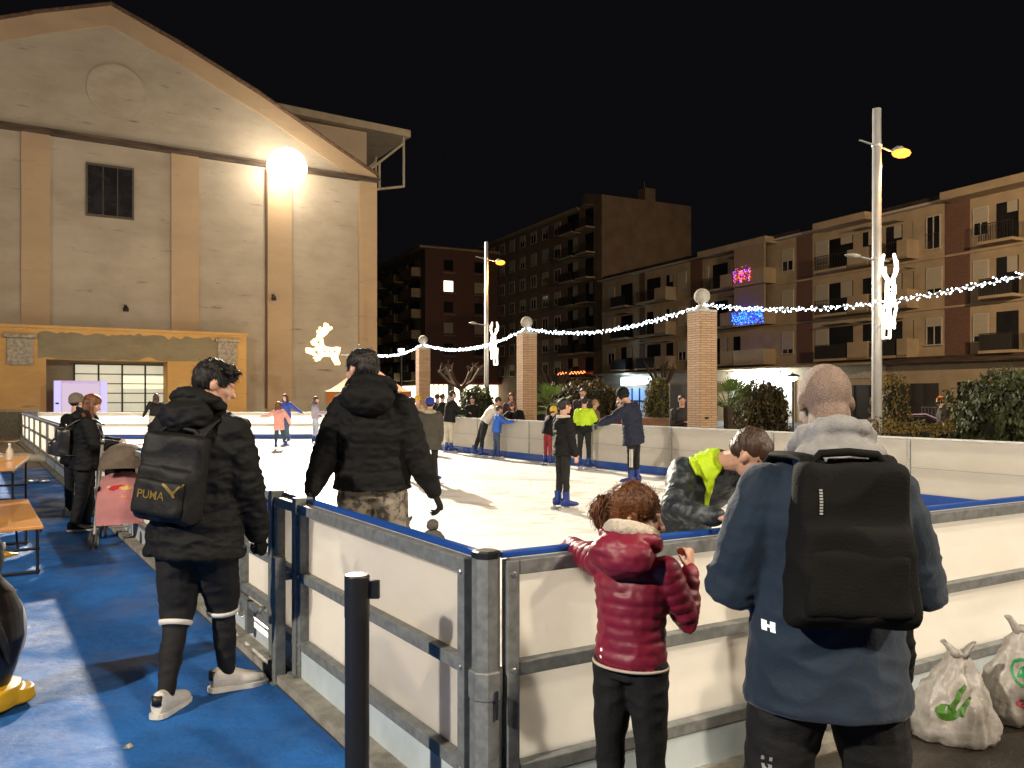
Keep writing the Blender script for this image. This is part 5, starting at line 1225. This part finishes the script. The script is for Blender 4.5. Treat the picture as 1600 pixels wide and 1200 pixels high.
q, bd, c, Rm = backpack('large black backpack with a small white tag worn over the navy parka', (gx(1292,2.3),2.3,0), 0, J4, .32,.43,.095,.172,bp_m,dx=-.018,b=1.45,back=.066,taper=.12,low=False)
decal('white_tag', shape_bm([[(-.0045,-.034+k*.0075),(.0045,-.034+k*.0075),(.0045,-.029+k*.0075),(-.0045,-.029+k*.0075)] for k in range(9)]), bd, mat('grey_tag',(.33,.33,.33),.7), c+Rm@V((-.098,0,.115)), Rm@V((1,0,0)), Rm@V((0,0,1)), .004)
# reflective H glowing by emission on the coat tail, logo dashes on trouser leg
decal('reflective_mark', shape_bm([[(-.013,-.014),(-.003,-.014),(-.003,.014),(-.013,.014)],[(.003,-.014),(.013,-.014),(.013,.014),(.003,.014)],[(-.003,-.004),(.003,-.004),(.003,.004),(-.003,.004)]]), J4['jacket'], refl, (gx(1222,2.12)-gx(1292,2.3),-.1,gz(992,2.15)), (1,0,0),(0,0,1),.004)
decal('leg_print', shape_bm([[(-.008,-.10+k*.022),(.008,-.10+k*.022+.004),(.008,-.088+k*.022+.004),(-.008,-.088+k*.022)] for k in range(10)]), J4['trousers'], mat('dull_white_print',(.30,.30,.30),.6), J4['L']['L'][1]+V((-.06,0,.02)), (1,.25,0),(0,0,1),.004,.02)
# child mostly hidden behind the man
person('small child in maroon trousers hidden behind the man in the navy parka',gx(1362,2.95),2.95,0,1.02,10,hs=1.25,jm=black_fab,b=1.3,tm=maroon,tb=1.2,hair='short',hm=hair_dbr,vox=.011,sm=shoe_b,rl=((.05,0,-1),(.02,0,-1)))
# boy leaning on the boards
r5, J5 = person('boy in a mottled grey jacket with neon hood bending over the boards',.87,4.12,ICE,1.56,-158,
    lean=(.26,-.72,.70),headdir=(.52,-.62,.25),hyaw=36,hpitch=-42,hroll=8,
    ra=((-.30,-.70,-.55),(.72,-.75,-.04)), la=((.45,-.5,-.75),(.1,-.9,.1)), rl=((.02,.05,-1),(0,.1,-1)), ll=((.02,.05,-1),(0,.1,-1)),
    jm=camo_j, b=1.15, shw=1.15, jlen=.04, tm=dark_tr, shoes='skate', hair='buzz', hm=hair_dbr, vox=.0085, wr=.005, hs=1.12, eyes=True, collar=.02)
# neon hood draped on his shoulder
inv5 = r5.matrix_basis.inverted() if False else (Matrix.Translation((.87,4.12,ICE))@Matrix.Rotation(radians(-158),4,'Z')).inverted()
def L5(px,py,d): return inv5@V((gx(px,d),d,gz(py,d)))
pxs = [(1090,728),(1098,712),(1112,706),(1106,690),(1116,681),(1132,688),(1144,704),(1150,725),(1142,744),(1133,754),(1131,775),(1128,802),(1122,800),(1120,770),(1112,752),(1098,747)]
R5 = Matrix.Rotation(radians(158),3,'Z'); g = shape_bm([[((x-1120)*.00284,-(y-735)*.00284) for x,y in pxs][::-1]])
nh = decal('neon_hood', g, J5['jacket'], neon, L5(1120,735,3.55), R5@V((1,0,0)), R5@V((0,0,1)), .010, .010)
bm_ = nb(); bm_.from_mesh(nh.data); bmesh.ops.solidify(bm_, geom=bm_.faces[:], thickness=-.012)
for v in bm_.verts: v.co += (R5@V((0,-1,0)))*.012*(.3-abs(noise.noise(V((v.co.x*22,v.co.y*22,v.co.z*11)))*1.6))
bm_.to_mesh(nh.data); bm_.free(); nh.data.polygons.foreach_set('use_smooth',[True]*len(nh.data.polygons))
# girl in maroon
gX,gY = gx(985,2.85),2.85
r3, J3 = person('girl with brown ponytail in a maroon quilted jacket standing at the boards',gX,gY,0,1.26,-32,hs=1.28,
    lean=(.02,.02,1),headdir=(.12,.26,.72),hyaw=-74,hpitch=-12,hroll=0,
    la=((-.30,.90,.02),(-.1,.9,-.05)), ra=((.42,.18,-.9),(.10,.30,.95)), rl=((.05,0,-1),(.0,0,-1)), ll=((-.05,0,-1),(0,0,-1)),
    jm=maroon,b=1.17,jlen=.008,quilt=.042,qa=.0065,hood='down',hoodsz=1.25,tm=dark_tr,tb=1.12,hair='pony',strands=5500,hm=hair_br,vox=.0075,curl=1.0,rhn=(-.5,.5,.1),eyes=True,wr=.003,sm=shoe_b)
# pale fleece lining at the neck and hem trim
J=J3; g = nb()
cN = J['N']+J['S']*.056*J['h']
limb(g,[cN+J['rx']*cos(a)*.058*J['h']+J['fy']*(sin(a)*.062*J['h']-.010*J['h'])+J['S']*(.012*J['h']-.022*J['h']*sin(a)) for a in [2*pi*i/16 for i in range(17)]],.023*J['h'],10)
fused('fleece_collar', g, mat('cream_fleece',(.55,.48,.38),.95,var=.1,vscale=40,bump=.6,bscale=150,sheen=.5), r3, .006, 1, lambda c,n:.004*noise.noise(c*70))
g = nb(); hm_=J['P']-V((0,0,.010*J['h'])); limb(g,[hm_+J['rx']*cos(a)*.108*J['h']+J['fy']*sin(a)*.086*J['h'] for a in [2*pi*i/36 for i in range(37)]],.0055,6); finish('hem_trim', g, mat('cream_trim',(.6,.5,.42),.8), r3, True)
decal('reflective_dots', shape_bm([blobpoly(0,.0,.006,.006,10,0),blobpoly(0,.024,.006,.006,10,0)]), J['jacket'], refl, J['P']+V((-.075,-.1,.02)), (1,0,0),(0,0,1),.003)
# man in black puffer jacket on the ice
r2, J2 = person('man in a black puffer jacket and camouflage trousers on the ice holding the boards',gx(582,4.9),4.9,ICE,1.74,-2,
    lean=(.0,-.02,1),headdir=(-.34,.14,.92),hyaw=52,hs=1.1,hpitch=-6,
    la=((-.40,-.10,-1),(-.24,-.62,-1)), ra=((.36,.0,-1),(.46,.05,-1)), rl=((.10,.1,-1),(.05,.05,-1)), ll=((-.10,-.05,-1),(-.05,-.1,-1)),
    jm=black_puff,b=1.5,jlen=.015,quilt=.085,qa=.004,hood='down',hoodsz=1.25,tm=camo_t,tb=1.35,shoes='skate',hair='short',hm=hair_blk,vox=.0085,glove=black_fab,curl=.7,wr=.005,eyes=True,strands=900)
# small child with pompom hat behind the boards
person('small child in a grey pompom hat reaching up behind the near boards',gx(676,3.9),3.9,ICE,.745,10,hs=1.6,hat='pom',hatm=mat('grey_knit',(.10,.095,.085),.95,var=.2,vscale=50,bump=.8,bscale=160),hair='short',
    la=((-.35,.5,.75),(-.15,.5,.9)),jm=mat('grey_down',(.12,.115,.10),.8,var=.1),b=1.3,tm=dark_tr,shoes='skate',vox=.008,glove=mat('grey_mitten',(.10,.095,.08),.9,var=.2),headdir=(0,0,1))
# man walking on the carpet (left foreground)
r1, J1 = person('tall man in a black hooded jacket walking away on the blue carpet',gx(305,4.14),4.14,.006,1.83,-14,
    lean=(.03,.06,1),headdir=(.22,.30,.9),hyaw=-52,hpitch=-20,hroll=0,
    ra=((.24,.10,-1),(.12,.42,-1)), la=((-.35,.35,-.9),(.3,.9,-.1)), ll=((-.04,.02,-1),(.02,-.42,-1)), rl=((.0,.42,-1),(.02,.12,-1)),fyaw=(-40,8),fpitch=(-2,-4),
    jm=black_fab,b=1.52,jlen=.085,hood='down',hoodsz=1.03,tm=dark_tr,tb=1.22,slim_cuff=white_c,sm=shoe_w,hair='tuft',strands=1500,hm=hair_blk,vox=.0085,glove=black_fab,curl=1.2,wr=.009)
q, bd, c, Rm = backpack('black backpack with a gold emblem worn by the tall man in black', (gx(305,4.14),4.14,.006), -14, J1, .34,.44,.12,.135,mat('black_bag_nylon',(.005,.005,.005),.65,var=.15,vscale=8,bump=.3,bscale=40,spec=.3),dx=.0,b=1.42,tilt=6,back=.058)
gold = mat('gold_print',(.18,.115,.014),.5,var=.2,vscale=30)
decal('gold_lettering', text_bm('PUMA',.058,.0008), bd, gold, c+Rm@V((-.025,0,-.085)), Rm@V((1,0,.02)), Rm@V((0,0,1)), .003, .02)
catp=[[(-.05,.02),(-.02,.012),(.03,-.02),(.02,-.04),(-.03,-.005),(-.055,.01)],[(.02,-.04),(.035,-.06),(.05,-.055),(.03,-.02)],[(.03,-.02),(.05,.0),(.075,.03),(.085,.028),(.06,-.01),(.04,-.035)]]
decal('gold_emblem', shape_bm([[(x*.8,y*.8) for x,y in p] for p in catp]), bd, gold, c+Rm@V((.07,0,-.035)), Rm@V((1,0,0)), Rm@V((0,0,1)), .003, .02)
# woman with the stroller
r6, J6 = person('woman with long brown hair in a black coat beside the stroller',gx(134,9.4),9.4,.006,1.62,-62,
    lean=(.06,.0,1),headdir=(.30,0,1),hyaw=-10,hpitch=-24,ra=((.35,-.1,-.85),(1,.05,.05)),la=((.35,.1,-.85),(1,.1,.1)),ll=((.05,.05,-1),(-.08,0,-1)),rl=((-.12,0,-1),(-.25,0,-1)),
    jm=black_fab,b=1.5,jlen=.07,tm=dark_tr,tb=1.2,hair='long',hm=hair_br,vox=.011,curl=.9,sm=shoe_b,hood='down',wr=.006,fyaw=(-10,-15))
backpack('rounded black leather backpack worn by the woman with the stroller',(gx(134,9.4),9.4,.006),-62,J6,.30,.34,.16,.12,mat('black_bag_leather',(.014,.013,.013),.3,var=.1,bump=.2,spec=.6),b=1.3)
person('person in a black puffer coat and grey hat behind the woman with the stroller',gx(117,10.6),10.6,.006,1.62,-30,jm=black_puff,b=1.4,jlen=.1,quilt=.08,tm=dark_tr,hat='beanie',hatm=mat('taupe_knit',(.16,.13,.10),.9,var=.2),hair='short',vox=.013,la=((-.3,.1,-.9),(.2,.8,-.2)),headdir=(.15,.1,1))
# ---------------------------------------------------------------- skaters
def sk(label, px, d, h, yaw, **k):
    k.setdefault('vox',.014); k.setdefault('shoes','skate'); k.setdefault('b',1.3); return person(label,gx(px,d),d,ICE if k['shoes']=='skate' else 0.0,h,yaw,**k)
pinkc = mat('pink_coat',(.62,.30,.26),.8,var=.06); bluec = mat('blue_coat',(.03,.06,.32),.7,var=.1); khaki = mat('khaki_parka',(.055,.05,.038),.85,var=.15,vscale=10,bump=.2)
navc = mat('navy_coat',(.006,.010,.028),.8,var=.1); blj = mat('bright_blue_jacket',(.02,.12,.55),.6,var=.1); jean = mat('blue_denim',(.05,.08,.14),.85,var=.2,vscale=12)
lav = mat('lavender_grey',(.30,.27,.33),.8,var=.1); redp = mat('dark_red_cloth',(.22,.02,.03),.85,var=.1); fur = mat('pale_fur',(.50,.42,.30),.95,var=.3,vscale=60,bump=1,bscale=120)
sk('girl in a pink coat skating away with one arm out',436,22.3,1.27,-5,jm=pinkc,b=1.3,jlen=.14,tm=mat('dark_leggings',(.02,.04,.05),.8),hair='long',hm=hair_br,la=((-.9,.1,-.55),(-1,.0,-.1)),ra=((.5,.2,-.7),(.2,.3,-.8)),rl=((.12,.1,-1),(.28,.1,-1)),ll=((-.08,.05,-1),(.0,-.1,-1)),hs=1.1,lean=(-.05,.05,1))
sk('girl with long dark hair in a blue coat gliding behind the pink coat',447,25,1.50,170,jm=bluec,b=1.2,jlen=.03,tm=jean,hair='long',hm=hair_dbr,la=((.75,-.1,-.65),(.8,0,-.45)),ra=((-.3,0,-.9),(-.2,-.1,-.9)),lean=(-.05,0,1),ll=((-.1,0,-1),(.1,.1,-1)))
sk('skater in a grey and lavender top beside the man in the puffer jacket',493,25,1.42,-60,jm=lav,b=1.25,jlen=.02,tm=mat('pale_blue_jeans',(.32,.36,.48),.85),hair='short',hm=hair_dbr,hood='own',hoodm=mat('purple_grey_hood',(.12,.10,.13),.8),la=((.2,0,-.9),(.7,0,-.4)),ra=((.3,-.2,-.8),(.8,0,0)))
sk('skater with dark hair and black top at the far end boards',241,25.4,1.52,20,jm=black_fab,b=1.15,jlen=.0,tm=mat('pale_jeans',(.35,.34,.30),.85),hair='long',hm=hair_dbr,la=((-.5,0,-.85),(-.4,0,-.9)),ra=((.4,.1,-.6),(.3,.5,.2)),lean=(.1,0,1))
sk('skater in a khaki parka with fur hood and blue hat seen from behind',672,13.7,1.40,2,jm=khaki,b=1.5,jlen=.15,tm=dark_tr,hat='beanie',hatm=mat('blue_knit_hat',(.02,.04,.30),.85,var=.2),hair='short',hood='fur',hoodm=fur,ra=((.15,0,-1),(.05,.1,-1)),rl=((.03,0,-1),(.05,0,-1)),hs=1.08,vox=.011,fyaw=(-25,15))
sk('dark haired skater in a black jacket between the puffer man and the khaki parka',643,14.2,1.42,8,jm=black_fab,b=1.35,jlen=.04,tm=dark_tr,hair='short',ra=((.45,.1,-.8),(.4,.2,-.7)),vox=.012,fyaw=(20,25))
sk('skater in a black coat and pale trousers leaning at the start of the long boards',702,hb(702,-0.35),1.58,-65,jm=black_fab,b=1.4,jlen=.05,tm=mat('pale_trousers',(.45,.41,.33),.85),hair='short',hood='own',hoodm=mat('grey_hood_cloth',(.30,.26,.24),.9),lean=(.12,.05,1),ra=((.5,.1,-.7),(.9,.3,-.1)),la=((.4,.2,-.8),(.9,.3,-.1)))
sk('skater in dark trousers standing left of the black coat and pale trousers',691,23,1.50,-40,jm=black_fab,b=1.2,jlen=.04,tm=dark_tr,hair='short',rl=((.15,0,-1),(.2,0,-1)))
sk('woman in a white jacket leaning forward onto the long boards',757,hb(757,-0.45),1.52,-72,jm=mat('white_puffer',(.66,.60,.52),.6,var=.06),b=1.25,jlen=-.01,quilt=.05,tm=dark_tr,hair='short',hm=hair_dbr,lean=(.55,.05,.85),headdir=(.45,0,.7),hpitch=-20,ra=((.5,.1,-.7),(.8,.2,-.3)),la=((.5,.3,-.7),(.8,.3,-.3)),rl=((-.22,0,-1),(-.05,0,-1)),ll=((-.35,.1,-1),(-.35,0,-1)),fyaw=(0,-10))
sk('child in a bright blue jacket and jeans holding the long boards',776,hb(776,-0.4),1.20,-70,jm=blj,b=1.3,jlen=.05,tm=jean,hair='short',hm=hair_dbr,hs=1.15,ra=((.7,.1,-.6),(.95,.1,.15)),la=((.6,.2,-.6),(.95,.2,.1)),lean=(.1,0,1))
sk('boy in black with dark red trousers bent at the long boards',856,hb(856,-0.5),1.22,-60,jm=black_puff,b=1.55,jlen=.03,tm=redp,tb=.95,hair='short',lean=(.25,.1,.95),ra=((.5,.1,-.7),(.8,.2,0)),la=((.3,.1,-.7),(.7,.2,0)),hs=1.1,hat='beanie',hatm=mat('yellow_knit',(.6,.38,.03),.9))
rt, Jt = sk('teenage boy with glasses in a black jacket with grey marks on the back',880,10.5,1.40,-62,jm=black_fab,b=1.25,jlen=.05,tm=dark_tr,tb=.92,hair='short',hs=1.1,vox=.0085,ra=((.16,-.05,-1),(.25,.1,-1)),la=((.05,.05,-1),(.2,.1,-1)),hood=None,headdir=(.12,0,1),collar=.02,curl=.4,rl=((.0,-.02,-1),(.02,0,-1)),ll=((-.02,.02,-1),(-.06,0,-1)),fyaw=(-6,-14),wr=.006)
g = nb(); cN = Jt['N']+Jt['S']*.02*Jt['h']; limb(g,[cN+Jt['rx']*cos(a)*.052*Jt['h']+Jt['fy']*(sin(a)*.055*Jt['h']) for a in [2*pi*i/14 for i in range(15)]],.016*Jt['h'],8); fused('fleece_collar', g, mat('cream_fleece',(.55,.48,.38),.95), rt, .01, 1)
g = nb()
for s_ in (-1,1): limb(g,[Jt['hp'](s_*.02+cos(a)*.014,.053,.002+sin(a)*.010) for a in [2*pi*i/10 for i in range(11)]],.0025,5); limb(g,[Jt['hp'](s_*.034,.05,.004),Jt['hp'](s_*.045,.0,.002)],.0025,5)
finish('glasses', g, mat('red_glasses',(.25,.03,.02),.4), rt)
grm = mat('grey_print',(.30,.32,.33),.6)
decal('grey_print', shape_bm([[(-.05,-.08),(-.01,-.08),(.05,.06),(.01,.06)],[(-.07,-.14),(.03,-.14),(.03,-.125),(-.07,-.125)],[(-.03,.09),(.05,.09),(.05,.12),(-.03,.12)]]), Jt['jacket'], grm, Jt['P']+Jt['S']*.14-Jt['rx']*.02, Jt['rx'], Jt['S'], .004, .02)
rh, Jh = sk('skater in a neon yellow and black jacket at the long boards',913,hb(913,-0.45),1.42,-20,jm=mat('neon_cloth',(.42,.62,.01),.6,var=.08),b=1.3,jlen=-.10,tm=dark_tr,tb=.95,hair='short',hm=hair_blk,ra=((.4,.15,-.8),(.5,.7,-.2)),la=((-.2,0,-1),(.0,.2,-1)),fyaw=(-55,-5),hs=1.05)
g = nb(); P_,N2,S_=Jh['P'],Jh['N'],Jh['S']; hh=Jh['h']
rings(g,[(P_-V((0,0,.03*hh)),Jh['rx']*.115*hh,Jh['fy']*.092*hh),(P_+S_*.05*hh,Jh['rx']*.112*hh,Jh['fy']*.09*hh),(P_+S_*.10*hh,Jh['rx']*.114*hh,Jh['fy']*.088*hh)],20)
for k in 'RL': a_=Jh['A'][k]; limb(g,[a_[1],(a_[1]+a_[2])/2,a_[2]],[.047*hh,.042*hh,.032*hh],12)
fused('black_jacket_panel', g, black_fab, rh, .012, 2)
rn, Jn = sk('bearded man in a long navy coat and black cap leaning with one arm out',990,13.3,1.60,58,jm=navc,b=1.5,jlen=.12,tm=dark_tr,tb=1.0,hat='flaps',hatm=black_fab,hair='short',lean=(-.16,-.06,1),headdir=(-.62,-.15,.75),hpitch=-22,hyaw=0,hs=1.12,la=((-.70,-.1,-.50),(-.92,-.05,-.38)),ra=((-.1,.25,-.95),(.1,.3,-.9)),glove=mat('dark_blue_glove',(.015,.018,.04),.8),vox=.0095,rl=((.03,0,-1),(.0,0,-1)),ll=((-.04,0,-1),(.0,0,-1)),curl=.9,wr=.007)
decal('white_stripes', shape_bm([[(x,-.3),(x+.012,-.3),(x+.012,.0),(x,.0)] for x in (-.03,-.008,.014)]), Jn['trousers'], white_c, V((0,0,0))+Jn['L']['L'][1]+V((0,0,.13)), (Matrix.Rotation(radians(-58),3,'Z')@V((1,0,0))), (0,0,1), .008, .03)
# ---------------------------------------------------------------- bystanders outside the long boards
def by(label, px, d, h, yaw, **k): return sk(label,px,d,h,yaw,shoes='shoe',**k)
by('woman in black with earmuffs leaning on the boards from outside',810,19.9,1.55,165,jm=black_fab,b=1.35,tm=dark_tr,hair='long',hm=hair_dbr,hat='flaps',hatm=mat('grey_red_knit',(.25,.10,.09),.9,var=.4,vscale=30),hood='own',hoodm=mat('pale_scarf',(.4,.36,.30),.9),lean=(-.25,-.45,.9),hpitch=-25,ra=((-.6,-.5,-.5),(-.8,-.1,.1)),la=((.2,-.7,-.6),(-.6,-.6,0)))
by('standing woman in dark red seen left of the middle pillar',799,23,1.68,175,jm=mat('dark_red_coat',(.05,.018,.02),.8,var=.2),b=1.25,tm=dark_tr,hair='bob',hm=hair_br,la=((.2,-.3,-.9),(-.7,-.4,.3)),ra=((-.2,-.3,-.9),(.6,-.4,.3)))
by('bystander in black left of the distant lamp post',738,25,1.58,180,jm=black_fab,b=1.3,tm=dark_tr,hair='short')
by('dark haired bystander behind the blue hat',683,25.5,1.66,0,jm=black_fab,b=1.2,tm=dark_tr,hair='short')
by('child in a yellow hood behind the khaki parka',653,21,1.60,150,jm=mat('tan_coat',(.36,.25,.15),.8),b=1.3,tm=dark_tr,hair='short',hat='beanie',hatm=MATS['yellow_knit'])
by('tall dark haired man standing behind the neon jacket',911,20.5,1.80,178,jm=mat('dark_plum_coat',(.03,.018,.022),.8),b=1.35,tm=dark_tr,hair='short',hm=hair_dbr)
by('bald man in a tan coat looking right behind the neon jacket',926,19.0,1.52,-70,jm=mat('tan_coat2',(.17,.11,.06),.8),b=1.25,tm=dark_tr,hair='buzz',hm=mat('sandy_hair',(.30,.20,.11),.7),lean=(.08,0,1))
by('bystander in a dark red coat behind the man in the navy coat',968,18.6,1.50,160,jm=mat('wine_coat',(.16,.02,.025),.8),b=1.3,tm=dark_tr,hair='bob',hm=hair_dbr)
by('man in dark clothes standing in front of the dark panel',1066,16.3,1.62,170,jm=mat('charcoal_coat',(.022,.018,.018),.7,var=.2),b=1.3,tm=dark_tr,hair='short',hm=hair_dbr,headdir=(-.05,-.1,1),hyaw=8,ra=((.0,-.1,-1),(.5,-.6,.2)))
by('person in an orange cap and dark jacket by the parked car',1475,19,1.58,70,jm=mat('brown_dark_jacket',(.03,.02,.018),.8),b=1.3,tm=dark_tr,hair='short',hat='beanie',hatm=mat('orange_cap',(.75,.17,.02),.8),lean=(-.1,0,1))
for nm in ('person',): pass
# ---------------------------------------------------------------- light
flood_mast('tall floodlight mast behind the viewer on the left',-9.5,-5.0,8.5, -1.0,7,0,(1,.88,.72),8500,size=.25,cone=120)
flood_mast('tall floodlight mast behind the viewer on the right',7.5,-5.0,9.0, 1.0,6,0,(1,.82,.62),5200,size=.4,cone=110)
flood_mast('added sodium mast out of view at left, lighting the hall',-24,14.0,9.0, -17,36,7,(1,.72,.48),2300,size=.35,cone=140)  # unseen lamp added to light the hall front
flood_mast('added sodium mast out of view at right, lighting the flats',22.5,21,10, 22,62,6,(1,.70,.42),14500,size=.35,cone=150)  # put in off to the side to brighten the flats
flood_mast('very tall added sodium mast out of view, lighting the tall blocks',44,24,16, -12,104,10,(1,.66,.38),10000,size=.5,cone=40)  # made-up lamp out of view, lifts the distant blocks
flood_mast('tall added floodlight mast right of the rink, lighting the ice',16,4,10, -3,15,0,(1,.86,.66),8000,size=.3,cone=110)  # added out of view to brighten the ice
